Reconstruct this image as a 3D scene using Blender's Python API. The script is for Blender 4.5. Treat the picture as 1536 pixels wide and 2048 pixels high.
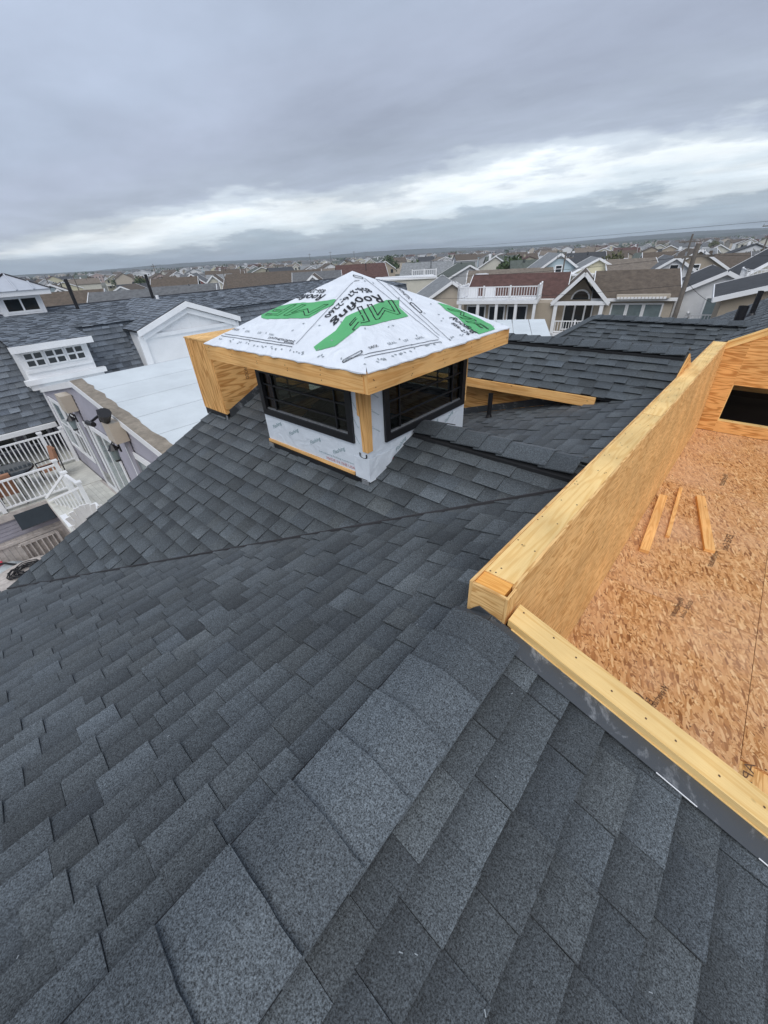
import bpy, bmesh, math, random
from mathutils import Vector, Matrix
for o in list(bpy.data.objects): bpy.data.objects.remove(o)
scene = bpy.context.scene
C = scene.collection
GZ = -10.5            # street level, the camera is at z = 0

# ------------------------------------------------------------------ camera
cam_d = bpy.data.cameras.new('camera'); cam = bpy.data.objects.new('camera', cam_d); C.objects.link(cam)
M3 = ((0.74708383, -0.33662359, 0.57319308), (0.66308867, 0.43794983, -0.60705301), (-0.04668145, 0.83359733, 0.55039653))
cam.matrix_world = Matrix(M3).to_4x4()
cam_d.sensor_fit = 'HORIZONTAL'; cam_d.sensor_width = 36.0; cam_d.lens = 36.0 * 780 / 1536
cam_d.clip_start = 0.05; cam_d.clip_end = 20000
scene.camera = cam
scene.render.resolution_x = 768; scene.render.resolution_y = 1024

# ------------------------------------------------------------------ sky, sun, exposure
SUN_EL, SUN_AZ = 52.0, 140.0      # compass-like azimuth from +Y towards +X
world = bpy.data.worlds.new('World'); scene.world = world; world.use_nodes = True
def sky():
    nt = world.node_tree; nt.nodes.clear(); N = nt.nodes.new; L = nt.links.new
    out = N('ShaderNodeOutputWorld'); mix = N('ShaderNodeMixShader'); b1 = N('ShaderNodeBackground'); b2 = N('ShaderNodeBackground')
    st = N('ShaderNodeTexSky'); st.sky_type = 'NISHITA'; st.sun_disc = False
    st.sun_elevation = math.radians(SUN_EL); st.sun_rotation = math.radians(SUN_AZ)
    L(st.outputs[0], b1.inputs[0]); b1.inputs[1].default_value = 0.08
    tc = N('ShaderNodeTexCoord'); sep = N('ShaderNodeSeparateXYZ'); L(tc.outputs['Generated'], sep.inputs[0])
    def math_(op, a, b=None, clamp=False):
        n = N('ShaderNodeMath'); n.operation = op; n.use_clamp = clamp
        for i, v in enumerate((a, b)):
            if v is None: continue
            if isinstance(v, (int, float)): n.inputs[i].default_value = v
            else: L(v, n.inputs[i])
        return n.outputs[0]
    x, y, z = sep.outputs
    zc = math_('MAXIMUM', z, 0.0)
    den = math_('ADD', zc, 0.06)
    comb = N('ShaderNodeCombineXYZ'); L(math_('DIVIDE', x, den), comb.inputs[0]); L(math_('DIVIDE', y, den), comb.inputs[1])
    mp = N('ShaderNodeMapping'); L(comb.outputs[0], mp.inputs[0]); mp.inputs['Rotation'].default_value = (0, 0, math.radians(10)); mp.inputs['Scale'].default_value = (0.55, 1.0, 1)
    no = N('ShaderNodeTexNoise'); L(mp.outputs[0], no.inputs['Vector']); no.inputs['Scale'].default_value = 0.55; no.inputs['Detail'].default_value = 8; no.inputs['Roughness'].default_value = 0.58; no.inputs['Distortion'].default_value = 0.2
    # fine ragged noise in direction space for the cloud edge
    mp2 = N('ShaderNodeMapping'); L(tc.outputs['Generated'], mp2.inputs[0]); mp2.inputs['Scale'].default_value = (3.0, 3.0, 15.0)
    no2 = N('ShaderNodeTexNoise'); L(mp2.outputs[0], no2.inputs['Vector']); no2.inputs['Scale'].default_value = 1.6; no2.inputs['Detail'].default_value = 9; no2.inputs['Roughness'].default_value = 0.6
    # the deck of cloud ends along a straight far edge: G = 1 on that edge, 0 on the horizon
    nd = math_('ADD', math_('MULTIPLY', x, -0.0193), math_('MULTIPLY', y, 0.1137))
    nd = math_('MAXIMUM', nd, 0.02)
    G = math_('DIVIDE', zc, nd)
    G = math_('ADD', G, math_('MULTIPLY', math_('SUBTRACT', no2.outputs[0], 0.5), 1.6))
    r = N('ShaderNodeValToRGB'); L(math_('MULTIPLY', G, 0.25), r.inputs[0])
    cr = r.color_ramp; cr.interpolation = 'EASE'
    stops = [(0.0, (0.42, 0.53, 0.62)), (0.07, (0.39, 0.485, 0.575)), (0.115, (0.43, 0.515, 0.60)), (0.16, (0.72, 0.81, 0.88)), (0.235, (0.90, 0.96, 1.0)), (0.30, (0.60, 0.67, 0.75)), (0.37, (0.42, 0.475, 0.58)), (0.6, (0.40, 0.45, 0.565)), (1.0, (0.42, 0.485, 0.61))]
    while len(cr.elements) < len(stops): cr.elements.new(0.5)
    for e, (p, c) in zip(cr.elements, stops): e.position = p; e.color = (*c, 1)
    vr = N('ShaderNodeMapRange'); L(no.outputs[0], vr.inputs[0]); vr.inputs[1].default_value = 0.3; vr.inputs[2].default_value = 0.7; vr.inputs[3].default_value = 0.76; vr.inputs[4].default_value = 1.24
    vm = N('ShaderNodeVectorMath'); vm.operation = 'SCALE'; L(r.outputs[0], vm.inputs[0]); L(vr.outputs[0], vm.inputs['Scale'])
    L(vm.outputs[0], b2.inputs[0]); b2.inputs[1].default_value = 0.82
    mix.inputs[0].default_value = 0.93
    L(b1.outputs[0], mix.inputs[1]); L(b2.outputs[0], mix.inputs[2]); L(mix.outputs[0], out.inputs[0])
sky()
sd = bpy.data.lights.new('sun', 'SUN'); sun = bpy.data.objects.new('sun', sd); C.objects.link(sun)
sd.energy = 1.5; sd.angle = math.radians(60); sd.color = (1.0, 0.97, 0.93)
_e, _a = math.radians(SUN_EL), math.radians(SUN_AZ)
sun.rotation_euler = Vector((math.sin(_a) * math.cos(_e), math.cos(_a) * math.cos(_e), math.sin(_e))).to_track_quat('Z', 'Y').to_euler()
vs = scene.view_settings; vs.view_transform = 'Standard'; vs.look = 'None'; vs.gamma = 1.0; vs.exposure = 0.45; vs.use_curve_mapping = False

# ------------------------------------------------------------------ mesh helpers
rnd = random.Random(7)
class MB:
    def __init__(s): s.V = []; s.F = []; s.UV = []; s.MI = []; s.COL = []
    def face(s, pts, uv=None, m=0, col=(1, 1, 1), grain=None, off=None):
        P = [Vector(p) for p in pts]
        if uv is None:
            n = Vector((0, 0, 0))
            for i in range(len(P)): n += P[i].cross(P[(i + 1) % len(P)])
            n = n.normalized() if n.length > 1e-12 else Vector((0, 0, 1))
            if grain is not None: u = Vector(grain)
            else: u = max(((P[(i + 1) % len(P)] - P[i]) for i in range(len(P))), key=lambda e: e.length)
            u = u - n * u.dot(n)
            u = u.normalized() if u.length > 1e-9 else n.orthogonal().normalized()
            v = n.cross(u)
            o = off if off is not None else (rnd.random() * 20, rnd.random() * 20)
            uv = [(p.dot(u) + o[0], p.dot(v) + o[1]) for p in P]
        b = len(s.V); s.V += [tuple(p) for p in P]; s.COL += list(col) if isinstance(col, list) else [col] * len(P)
        s.F.append(tuple(range(b, b + len(P)))); s.UV += list(uv); s.MI.append(m)
    def box(s, c, d, R=None, m=0, col=(1, 1, 1), skip=''):
        c = Vector(c); h = Vector(d) / 2; R = R or Matrix.Identity(3)
        off = (rnd.random() * 20, rnd.random() * 20)
        def P(x, y, z): return c + R @ Vector((x * h.x, y * h.y, z * h.z))
        fs = {'-x': [(-1, 1, -1), (-1, -1, -1), (-1, -1, 1), (-1, 1, 1)], '+x': [(1, -1, -1), (1, 1, -1), (1, 1, 1), (1, -1, 1)],
              '-y': [(-1, -1, -1), (1, -1, -1), (1, -1, 1), (-1, -1, 1)], '+y': [(1, 1, -1), (-1, 1, -1), (-1, 1, 1), (1, 1, 1)],
              '-z': [(-1, 1, -1), (1, 1, -1), (1, -1, -1), (-1, -1, -1)], '+z': [(-1, -1, 1), (1, -1, 1), (1, 1, 1), (-1, 1, 1)]}
        for k, f in fs.items():
            if k in skip.split(): continue
            s.face([P(*q) for q in f], m=m, col=col, off=off)
        return s
    def b2(s, x0, x1, y0, y1, z0, z1, **k): return s.box(((x0 + x1) / 2, (y0 + y1) / 2, (z0 + z1) / 2), (x1 - x0, y1 - y0, z1 - z0), **k)
    def prism(s, poly, vec, m=0, col=(1, 1, 1), grain=None):
        P = [Vector(p) for p in poly]; v = Vector(vec); Q = [p + v for p in P]
        n = Vector((0, 0, 0))
        for i in range(len(P)): n += P[i].cross(P[(i + 1) % len(P)])
        if n.dot(v) > 0: P, Q = P[::-1], Q[::-1]
        off = (rnd.random() * 20, rnd.random() * 20)
        s.face(P, m=m, col=col, grain=grain, off=off); s.face(Q[::-1], m=m, col=col, grain=grain, off=off)
        for i in range(len(P)):
            j = (i + 1) % len(P); s.face([P[j], P[i], Q[i], Q[j]], m=m, col=col, grain=grain, off=off)
        return s
    def bar(s, p0, p1, w, h, up=(0, 0, 1), m=0):
        p0, p1 = Vector(p0), Vector(p1); x = (p1 - p0); l = x.length; x = x.normalized()
        y = Vector(up).cross(x); y = y.normalized() if y.length > 1e-6 else x.orthogonal().normalized(); z = x.cross(y)
        R = Matrix((x, y, z)).transposed(); return s.box((p0 + p1) / 2, (l, w, h), R=R, m=m)
    def tube(s, p0, p1, r0, r1=None, n=10, m=0, caps=True):
        r1 = r0 if r1 is None else r1; p0, p1 = Vector(p0), Vector(p1); z = (p1 - p0).normalized(); x = z.orthogonal().normalized(); y = z.cross(x)
        A = [p0 + (x * math.cos(2 * math.pi * i / n) + y * math.sin(2 * math.pi * i / n)) * r0 for i in range(n)]
        B = [p1 + (x * math.cos(2 * math.pi * i / n) + y * math.sin(2 * math.pi * i / n)) * r1 for i in range(n)]
        for i in range(n): j = (i + 1) % n; s.face([A[i], A[j], B[j], B[i]], m=m, grain=z)
        if caps: s.face(A[::-1], m=m); s.face(B, m=m)
        return s
    def path(s, pts, r, n=6, m=0):
        for a, b in zip(pts, pts[1:]): s.tube(a, b, r, n=n, m=m)
        return s
    def build(s, name, mats, parent=None, smooth=False, kind=None):
        me = bpy.data.meshes.new(name); me.from_pydata(s.V, [], s.F)
        uvl = me.uv_layers.new(name='UVMap'); uvl.data.foreach_set('uv', [c for p in s.UV for c in p])
        ca = me.color_attributes.new('tint', 'FLOAT_COLOR', 'POINT'); ca.data.foreach_set('color', [v for c in s.COL for v in (c[0], c[1], c[2], 1.0)])
        for mt in (mats if isinstance(mats, (list, tuple)) else [mats]): me.materials.append(mt)
        me.polygons.foreach_set('material_index', s.MI)
        if smooth: me.polygons.foreach_set('use_smooth', [True] * len(s.F))
        me.update()
        o = bpy.data.objects.new(name, me); C.objects.link(o)
        if parent is not None: adopt(o, parent)
        if kind: o['kind'] = kind
        return o
def root_of(p):
    while p.parent: p = p.parent
    return p
def adopt(o, parent):
    o.parent = parent
    # only the top Empty carries a transform, so its inverse keeps world coordinates
    o.matrix_parent_inverse = parent.matrix_basis.inverted() if parent.parent is None else Matrix.Identity(4)
def tag(o, label=None, cat=None, group=None, kind=None):
    if label: o['label'] = label
    if cat: o['category'] = cat
    if group: o['group'] = group
    if kind: o['kind'] = kind
    return o
def thing(name, label, cat, loc, group=None):
    o = bpy.data.objects.new(name, None); C.objects.link(o); o.empty_display_size = 0.3
    o.matrix_basis = Matrix.Translation(Vector(loc)); return tag(o, label, cat, group)

# ------------------------------------------------------------------ materials
def mat_base(name):
    m = bpy.data.materials.new(name); m.use_nodes = True; nt = m.node_tree
    b = nt.nodes['Principled BSDF']; return m, nt, b
def mat(name, c, rough=0.7, var=0.15, scale=3.0, bump=0.0, bscale=40, metal=0.0, spec=0.3, detail=5):
    m, nt, b = mat_base(name); N = nt.nodes.new; L = nt.links.new
    tc = N('ShaderNodeTexCoord'); n1 = N('ShaderNodeTexNoise'); L(tc.outputs['Object'], n1.inputs['Vector']); n1.inputs['Scale'].default_value = scale; n1.inputs['Detail'].default_value = detail; n1.inputs['Roughness'].default_value = 0.65
    r = N('ShaderNodeMapRange'); L(n1.outputs[0], r.inputs[0]); r.inputs[1].default_value = 0.3; r.inputs[2].default_value = 0.7; r.inputs[3].default_value = 1 - var; r.inputs[4].default_value = 1 + var
    v = N('ShaderNodeVectorMath'); v.operation = 'SCALE'; v.inputs[0].default_value = c; L(r.outputs[0], v.inputs['Scale'])
    L(v.outputs[0], b.inputs['Base Color']); b.inputs['Roughness'].default_value = rough; b.inputs['Metallic'].default_value = metal; b.inputs['Specular IOR Level'].default_value = spec
    if bump:
        n2 = N('ShaderNodeTexNoise'); L(tc.outputs['Object'], n2.inputs['Vector']); n2.inputs['Scale'].default_value = bscale; n2.inputs['Detail'].default_value = 4
        bp = N('ShaderNodeBump'); bp.inputs['Strength'].default_value = bump; bp.inputs['Distance'].default_value = 0.01; L(n2.outputs[0], bp.inputs['Height']); L(bp.outputs[0], b.inputs['Normal'])
    return m
def mat_shingle(name, c=(0.070, 0.081, 0.088), gran=210, contrast=1.15):
    m, nt, b = mat_base(name); N = nt.nodes.new; L = nt.links.new
    tc = N('ShaderNodeTexCoord')
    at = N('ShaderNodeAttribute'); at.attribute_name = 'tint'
    n1 = N('ShaderNodeTexNoise'); L(tc.outputs['Object'], n1.inputs['Vector']); n1.inputs['Scale'].default_value = gran; n1.inputs['Detail'].default_value = 2; n1.inputs['Roughness'].default_value = 0.8
    r1 = N('ShaderNodeMapRange'); L(n1.outputs[0], r1.inputs[0]); r1.inputs[1].default_value = 0.34; r1.inputs[2].default_value = 0.70; r1.inputs[3].default_value = 1 - 0.70 * contrast; r1.inputs[4].default_value = 1 + 0.95 * contrast
    n3 = N('ShaderNodeTexNoise'); L(tc.outputs['Object'], n3.inputs['Vector']); n3.inputs['Scale'].default_value = gran * 0.3; n3.inputs['Detail'].default_value = 3
    r3 = N('ShaderNodeMapRange'); L(n3.outputs[0], r3.inputs[0]); r3.inputs[1].default_value = 0.3; r3.inputs[2].default_value = 0.7; r3.inputs[3].default_value = 0.82; r3.inputs[4].default_value = 1.18
    n2 = N('ShaderNodeTexNoise'); L(tc.outputs['Object'], n2.inputs['Vector']); n2.inputs['Scale'].default_value = 1.7; n2.inputs['Detail'].default_value = 5
    r2 = N('ShaderNodeMapRange'); L(n2.outputs[0], r2.inputs[0]); r2.inputs[1].default_value = 0.3; r2.inputs[2].default_value = 0.7; r2.inputs[3].default_value = 0.86; r2.inputs[4].default_value = 1.14
    mm = N('ShaderNodeMath'); mm.operation = 'MULTIPLY'; L(r1.outputs[0], mm.inputs[0]); L(r2.outputs[0], mm.inputs[1])
    m3 = N('ShaderNodeMath'); m3.operation = 'MULTIPLY'; L(mm.outputs[0], m3.inputs[0]); L(r3.outputs[0], m3.inputs[1])
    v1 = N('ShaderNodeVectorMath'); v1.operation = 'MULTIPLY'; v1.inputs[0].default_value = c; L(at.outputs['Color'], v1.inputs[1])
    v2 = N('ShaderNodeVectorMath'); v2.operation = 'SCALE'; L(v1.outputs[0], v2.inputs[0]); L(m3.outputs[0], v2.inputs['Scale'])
    L(v2.outputs[0], b.inputs['Base Color']); b.inputs['Roughness'].default_value = 0.7; b.inputs['Specular IOR Level'].default_value = 0.35; b.inputs['Sheen Weight'].default_value = 0.12; b.inputs['Sheen Roughness'].default_value = 0.4; b.inputs['Sheen Tint'].default_value = (0.9, 0.95, 1.0, 1)
    bp = N('ShaderNodeBump'); bp.inputs['Strength'].default_value = 0.55; bp.inputs['Distance'].default_value = 0.004; L(n1.outputs[0], bp.inputs['Height']); L(bp.outputs[0], b.inputs['Normal'])
    return m
def mat_wood(name, c1, c2, ply=True, fine=1.0, knots=False):
    m, nt, b = mat_base(name); N = nt.nodes.new; L = nt.links.new
    uv = N('ShaderNodeUVMap'); uv.uv_map = 'UVMap'
    mp = N('ShaderNodeMapping'); L(uv.outputs[0], mp.inputs[0]); mp.inputs['Scale'].default_value = ((0.55 if fine == 1.0 else 1.1) if ply else 0.35, (4.0 if fine == 1.0 else 7.5) if ply else 6.0, 1)
    nz = N('ShaderNodeTexNoise'); L(mp.outputs[0], nz.inputs['Vector']); nz.inputs['Scale'].default_value = 1.6 * fine; nz.inputs['Detail'].default_value = 2.5; nz.inputs['Distortion'].default_value = 0.5
    mul = N('ShaderNodeMath'); mul.operation = 'MULTIPLY'; L(nz.outputs[0], mul.inputs[0]); mul.inputs[1].default_value = (62.0 if fine == 1.0 else 42.0) if ply else 60.0
    sn = N('ShaderNodeMath'); sn.operation = 'SINE'; L(mul.outputs[0], sn.inputs[0])
    rg = N('ShaderNodeMapRange'); L(sn.outputs[0], rg.inputs[0]); rg.inputs[1].default_value = -0.2; rg.inputs[2].default_value = 1.0
    mpf = N('ShaderNodeMapping'); L(uv.outputs[0], mpf.inputs[0]); mpf.inputs['Scale'].default_value = (7, 190, 1)
    nf = N('ShaderNodeTexNoise'); L(mpf.outputs[0], nf.inputs['Vector']); nf.inputs['Scale'].default_value = 1.0; nf.inputs['Detail'].default_value = 3
    nl = N('ShaderNodeTexNoise'); L(uv.outputs[0], nl.inputs['Vector']); nl.inputs['Scale'].default_value = 2.3; nl.inputs['Detail'].default_value = 4
    mx = N('ShaderNodeMix'); mx.data_type = 'RGBA'; mx.inputs[6].default_value = (*c1, 1); mx.inputs[7].default_value = (*c2, 1)
    f = N('ShaderNodeMath'); f.operation = 'MULTIPLY_ADD'; L(rg.outputs[0], f.inputs[0]); f.inputs[1].default_value = 0.62
    f2 = N('ShaderNodeMapRange'); L(nf.outputs[0], f2.inputs[0]); f2.inputs[1].default_value = 0.35; f2.inputs[2].default_value = 0.8; f2.inputs[3].default_value = 0.0; f2.inputs[4].default_value = 0.55
    L(f2.outputs[0], f.inputs[2]); f.use_clamp = True; L(f.outputs[0], mx.inputs[0])
    lr = N('ShaderNodeMapRange'); L(nl.outputs[0], lr.inputs[0]); lr.inputs[1].default_value = 0.3; lr.inputs[2].default_value = 0.7; lr.inputs[3].default_value = 0.84; lr.inputs[4].default_value = 1.14
    v = N('ShaderNodeVectorMath'); v.operation = 'SCALE'; L(mx.outputs[2], v.inputs[0]); L(lr.outputs[0], v.inputs['Scale'])
    # dark nail marks, small knots and footballs: sparse voronoi spots
    mv = N('ShaderNodeMapping'); L(uv.outputs[0], mv.inputs[0]); mv.inputs['Scale'].default_value = (5.5, 9, 1)
    vo = N('ShaderNodeTexVoronoi'); L(mv.outputs[0], vo.inputs['Vector']); vo.inputs['Scale'].default_value = 1.0
    kr = N('ShaderNodeMapRange'); L(vo.outputs['Distance'], kr.inputs[0]); kr.inputs[1].default_value = 0.035; kr.inputs[2].default_value = 0.09; kr.inputs[3].default_value = 0.35; kr.inputs[4].default_value = 1.0
    sp = N('ShaderNodeSeparateColor'); L(vo.outputs['Color'], sp.inputs[0]); gt = N('ShaderNodeMath'); gt.operation = 'GREATER_THAN'; gt.inputs[1].default_value = 0.62; L(sp.outputs[0], gt.inputs[0])
    km = N('ShaderNodeMath'); km.operation = 'MAXIMUM'; L(kr.outputs[0], km.inputs[0]); L(gt.outputs[0], km.inputs[1])
    v3 = N('ShaderNodeVectorMath'); v3.operation = 'SCALE'; L(v.outputs[0], v3.inputs[0]); L(km.outputs[0], v3.inputs['Scale'])
    L(v3.outputs[0], b.inputs['Base Color']); b.inputs['Roughness'].default_value = 0.75; b.inputs['Specular IOR Level'].default_value = 0.2
    bp = N('ShaderNodeBump'); bp.inputs['Strength'].default_value = 0.25; bp.inputs['Distance'].default_value = 0.002; L(f.outputs[0], bp.inputs['Height']); L(bp.outputs[0], b.inputs['Normal'])
    return m
def mat_osb(name):
    m, nt, b = mat_base(name); N = nt.nodes.new; L = nt.links.new
    uv = N('ShaderNodeUVMap'); uv.uv_map = 'UVMap'
    cols = []
    for i, (ang, off) in enumerate(((12, 0), (67, 3.3), (128, 7.1), (160, 11.7))):
        w = N('ShaderNodeTexNoise'); L(uv.outputs[0], w.inputs['Vector']); w.inputs['Scale'].default_value = 9 + i
        wa = N('ShaderNodeVectorMath'); wa.operation = 'SCALE'; L(w.outputs['Color'], wa.inputs[0]); wa.inputs['Scale'].default_value = 0.018
        ad = N('ShaderNodeVectorMath'); ad.operation = 'ADD'; L(uv.outputs[0], ad.inputs[0]); L(wa.outputs[0], ad.inputs[1])
        rt = N('ShaderNodeMapping'); L(ad.outputs[0], rt.inputs[0]); rt.inputs['Rotation'].default_value = (0, 0, math.radians(ang)); rt.inputs['Location'].default_value = (off, off, 0)
        mp = N('ShaderNodeMapping'); L(rt.outputs[0], mp.inputs[0]); mp.inputs['Scale'].default_value = ((19, 85, 1), (11, 58, 1), (27, 120, 1), (15, 66, 1))[i]
        vo = N('ShaderNodeTexVoronoi'); L(mp.outputs[0], vo.inputs['Vector']); vo.inputs['Scale'].default_value = 1.0; cols.append(vo)
    cur = None; h = None
    for i, vo in enumerate(cols):
        sp = N('ShaderNodeSeparateColor'); L(vo.outputs['Color'], sp.inputs[0])
        if cur is None: cur = sp.outputs[0]; continue
        st = N('ShaderNodeMath'); st.operation = 'GREATER_THAN'; L(sp.outputs[1], st.inputs[0]); st.inputs[1].default_value = 0.55
        mx = N('ShaderNodeMix'); L(st.outputs[0], mx.inputs[0]); L(cur, mx.inputs[2]); L(sp.outputs[0], mx.inputs[3]); cur = mx.outputs[0]
    r = N('ShaderNodeValToRGB'); L(cur, r.inputs[0]); cr = r.color_ramp
    stops = [(0.0, (0.22, 0.085, 0.025)), (0.2, (0.43, 0.20, 0.068)), (0.5, (0.60, 0.315, 0.125)), (0.85, (0.70, 0.415, 0.19)), (1.0, (0.82, 0.56, 0.29))]
    while len(cr.elements) < len(stops): cr.elements.new(0.5)
    for e, (p, c) in zip(cr.elements, stops): e.position = p; e.color = (*c, 1)
    n = N('ShaderNodeTexNoise'); L(uv.outputs[0], n.inputs['Vector']); n.inputs['Scale'].default_value = 1.1; n.inputs['Detail'].default_value = 5; n.inputs['Roughness'].default_value = 0.6
    rr = N('ShaderNodeMapRange'); L(n.outputs[0], rr.inputs[0]); rr.inputs[1].default_value = 0.42; rr.inputs[2].default_value = 0.66; rr.inputs[3].default_value = 0.0; rr.inputs[4].default_value = 0.42
    mx2 = N('ShaderNodeMix'); mx2.data_type = 'RGBA'; L(rr.outputs[0], mx2.inputs[0]); L(r.outputs[0], mx2.inputs[6]); mx2.inputs[7].default_value = (0.70, 0.46, 0.31, 1)
    L(mx2.outputs[2], b.inputs['Base Color']); b.inputs['Roughness'].default_value = 0.7; b.inputs['Specular IOR Level'].default_value = 0.25
    bp = N('ShaderNodeBump'); bp.inputs['Strength'].default_value = 0.4; bp.inputs['Distance'].default_value = 0.002; L(cur, bp.inputs['Height']); L(bp.outputs[0], b.inputs['Normal'])
    return m
def mat_glass(name, tint=(0.55, 0.6, 0.6), refl=0.9):
    m = bpy.data.materials.new(name); m.use_nodes = True; nt = m.node_tree; nt.nodes.clear(); N = nt.nodes.new; L = nt.links.new
    o = N('ShaderNodeOutputMaterial'); t = N('ShaderNodeBsdfTransparent'); t.inputs[0].default_value = (*tint, 1); g = N('ShaderNodeBsdfGlossy'); g.inputs['Roughness'].default_value = 0.02; g.inputs[0].default_value = (refl, refl, refl, 1)
    f = N('ShaderNodeFresnel'); f.inputs[0].default_value = 1.5; mx = N('ShaderNodeMixShader'); L(f.outputs[0], mx.inputs[0]); L(t.outputs[0], mx.inputs[1]); L(g.outputs[0], mx.inputs[2]); L(mx.outputs[0], o.inputs[0]); return m
def mat_wrap(name, c):
    m, nt, b = mat_base(name); N = nt.nodes.new; L = nt.links.new
    tc = N('ShaderNodeTexCoord'); n1 = N('ShaderNodeTexNoise'); L(tc.outputs['Object'], n1.inputs['Vector']); n1.inputs['Scale'].default_value = 6; n1.inputs['Detail'].default_value = 6; n1.inputs['Distortion'].default_value = 1.2
    n2 = N('ShaderNodeTexNoise'); L(tc.outputs['Object'], n2.inputs['Vector']); n2.inputs['Scale'].default_value = 45; n2.inputs['Detail'].default_value = 3
    r = N('ShaderNodeMapRange'); L(n1.outputs[0], r.inputs[0]); r.inputs[1].default_value = 0.3; r.inputs[2].default_value = 0.7; r.inputs[3].default_value = 0.93; r.inputs[4].default_value = 1.05
    v = N('ShaderNodeVectorMath'); v.operation = 'SCALE'; v.inputs[0].default_value = c; L(r.outputs[0], v.inputs['Scale']); L(v.outputs[0], b.inputs['Base Color'])
    b.inputs['Roughness'].default_value = 0.5; b.inputs['Specular IOR Level'].default_value = 0.35
    ad = N('ShaderNodeMath'); ad.operation = 'MULTIPLY_ADD'; L(n2.outputs[0], ad.inputs[0]); ad.inputs[1].default_value = 0.15; L(n1.outputs[0], ad.inputs[2])
    bp = N('ShaderNodeBump'); bp.inputs['Strength'].default_value = 0.5; bp.inputs['Distance'].default_value = 0.03; L(ad.outputs[0], bp.inputs['Height']); L(bp.outputs[0], b.inputs['Normal']); return m
MT = {}
MT['shingle'] = mat_shingle('charcoal_shingle')
MT['shingle_n'] = mat_shingle('blue_grey_shingle', (0.15, 0.172, 0.20), 160, 0.8)
MT['deckboard'] = mat('roof_sheathing', (0.02, 0.022, 0.025), 0.9)
MT['ply'] = mat_wood('plywood_face', (0.90, 0.53, 0.205), (0.46, 0.19, 0.045))
MT['ply2'] = mat_wood('plywood_pale', (0.93, 0.61, 0.265), (0.56, 0.275, 0.08), fine=1.5)
MT['lumber'] = mat_wood('spruce_lumber', (0.93, 0.66, 0.29), (0.80, 0.50, 0.18), ply=False)
MT['lumber_o'] = mat_wood('fir_lumber', (0.90, 0.54, 0.215), (0.70, 0.35, 0.11), ply=False)
MT['endgrain'] = mat_wood('end_grain', (0.85, 0.44, 0.12), (0.66, 0.28, 0.06), ply=False, fine=2.0)
MT['osb'] = mat_osb('osb_floor')
MT['wrap'] = mat_wrap('roof_underlayment', (0.76, 0.80, 0.85)); MT['wrap2'] = mat_wrap('flashing_membrane', (0.74, 0.79, 0.84))
MT['black_metal'] = mat('black_metal', (0.035, 0.04, 0.047), 0.38, 0.25, 9, spec=0.5)
def mat_scuff(name):
    m, nt, b = mat_base(name); N = nt.nodes.new; L = nt.links.new
    tc = N('ShaderNodeTexCoord'); n1 = N('ShaderNodeTexNoise'); L(tc.outputs['Object'], n1.inputs['Vector']); n1.inputs['Scale'].default_value = 7; n1.inputs['Detail'].default_value = 9; n1.inputs['Roughness'].default_value = 0.72; n1.inputs['Distortion'].default_value = 0.6
    r = N('ShaderNodeMapRange'); L(n1.outputs[0], r.inputs[0]); r.inputs[1].default_value = 0.53; r.inputs[2].default_value = 0.72
    mx = N('ShaderNodeMix'); mx.data_type = 'RGBA'; L(r.outputs[0], mx.inputs[0]); mx.inputs[6].default_value = (0.06, 0.067, 0.075, 1); mx.inputs[7].default_value = (0.36, 0.38, 0.40, 1); L(mx.outputs[2], b.inputs['Base Color'])
    b.inputs['Roughness'].default_value = 0.42; b.inputs['Specular IOR Level'].default_value = 0.5
    bp = N('ShaderNodeBump'); bp.inputs['Strength'].default_value = 0.35; bp.inputs['Distance'].default_value = 0.01; L(n1.outputs[0], bp.inputs['Height']); L(bp.outputs[0], b.inputs['Normal']); return m
MT['black_metal'] = mat_scuff('scuffed_black_metal')
MT['black'] = mat('black_paint', (0.012, 0.012, 0.014), 0.4, 0.1, spec=0.5)
MT['black_plastic'] = mat('black_plastic', (0.016, 0.017, 0.019), 0.75, 0.2)
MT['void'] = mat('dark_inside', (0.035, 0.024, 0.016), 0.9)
MT['galv'] = mat('galvanised', (0.45, 0.46, 0.47), 0.35, 0.2, 20, metal=0.7)
MT['ink'] = mat('black_ink', (0.02, 0.021, 0.024), 0.6, 0.1); MT['ink_g'] = mat('grey_ink', (0.30, 0.33, 0.35), 0.6, 0.1); MT['green'] = mat('green_ink', (0.11, 0.43, 0.17), 0.55, 0.12)
MT['ink_l'] = mat('line_ink', (0.07, 0.075, 0.085), 0.6, 0.1)
MT['ink_t'] = mat('teal_ink', (0.18, 0.30, 0.32), 0.6, 0.1); MT['ink_r'] = mat('red_ink', (0.52, 0.16, 0.17), 0.6, 0.1); MT['stamp'] = mat('brown_stamp', (0.13, 0.075, 0.045), 0.8, 0.3, 30)
MT['glass'] = mat_glass('window_glass', (0.40, 0.43, 0.38)); MT['glass_d'] = mat('dark_window', (0.02, 0.026, 0.03), 0.06, 0.2, spec=0.6); MT['glass_b'] = mat('curtained_window', (0.17, 0.22, 0.23), 0.08, 0.2, 1.2, spec=0.6)
MT['white'] = mat('white_trim', (0.82, 0.83, 0.84), 0.5, 0.05, 2); MT['vinyl'] = mat('white_vinyl', (0.86, 0.87, 0.88), 0.35, 0.04, 2)
MT['membrane'] = mat('white_membrane', (0.63, 0.68, 0.70), 0.55, 0.11, 0.9, bump=0.25, bscale=3, detail=9)
MT['tan_edge'] = mat('weathered_edge', (0.27, 0.235, 0.19), 0.9, 0.3, 6); MT['purple'] = mat('mauve_siding', (0.37, 0.36, 0.41), 0.6, 0.08, 3)
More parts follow.
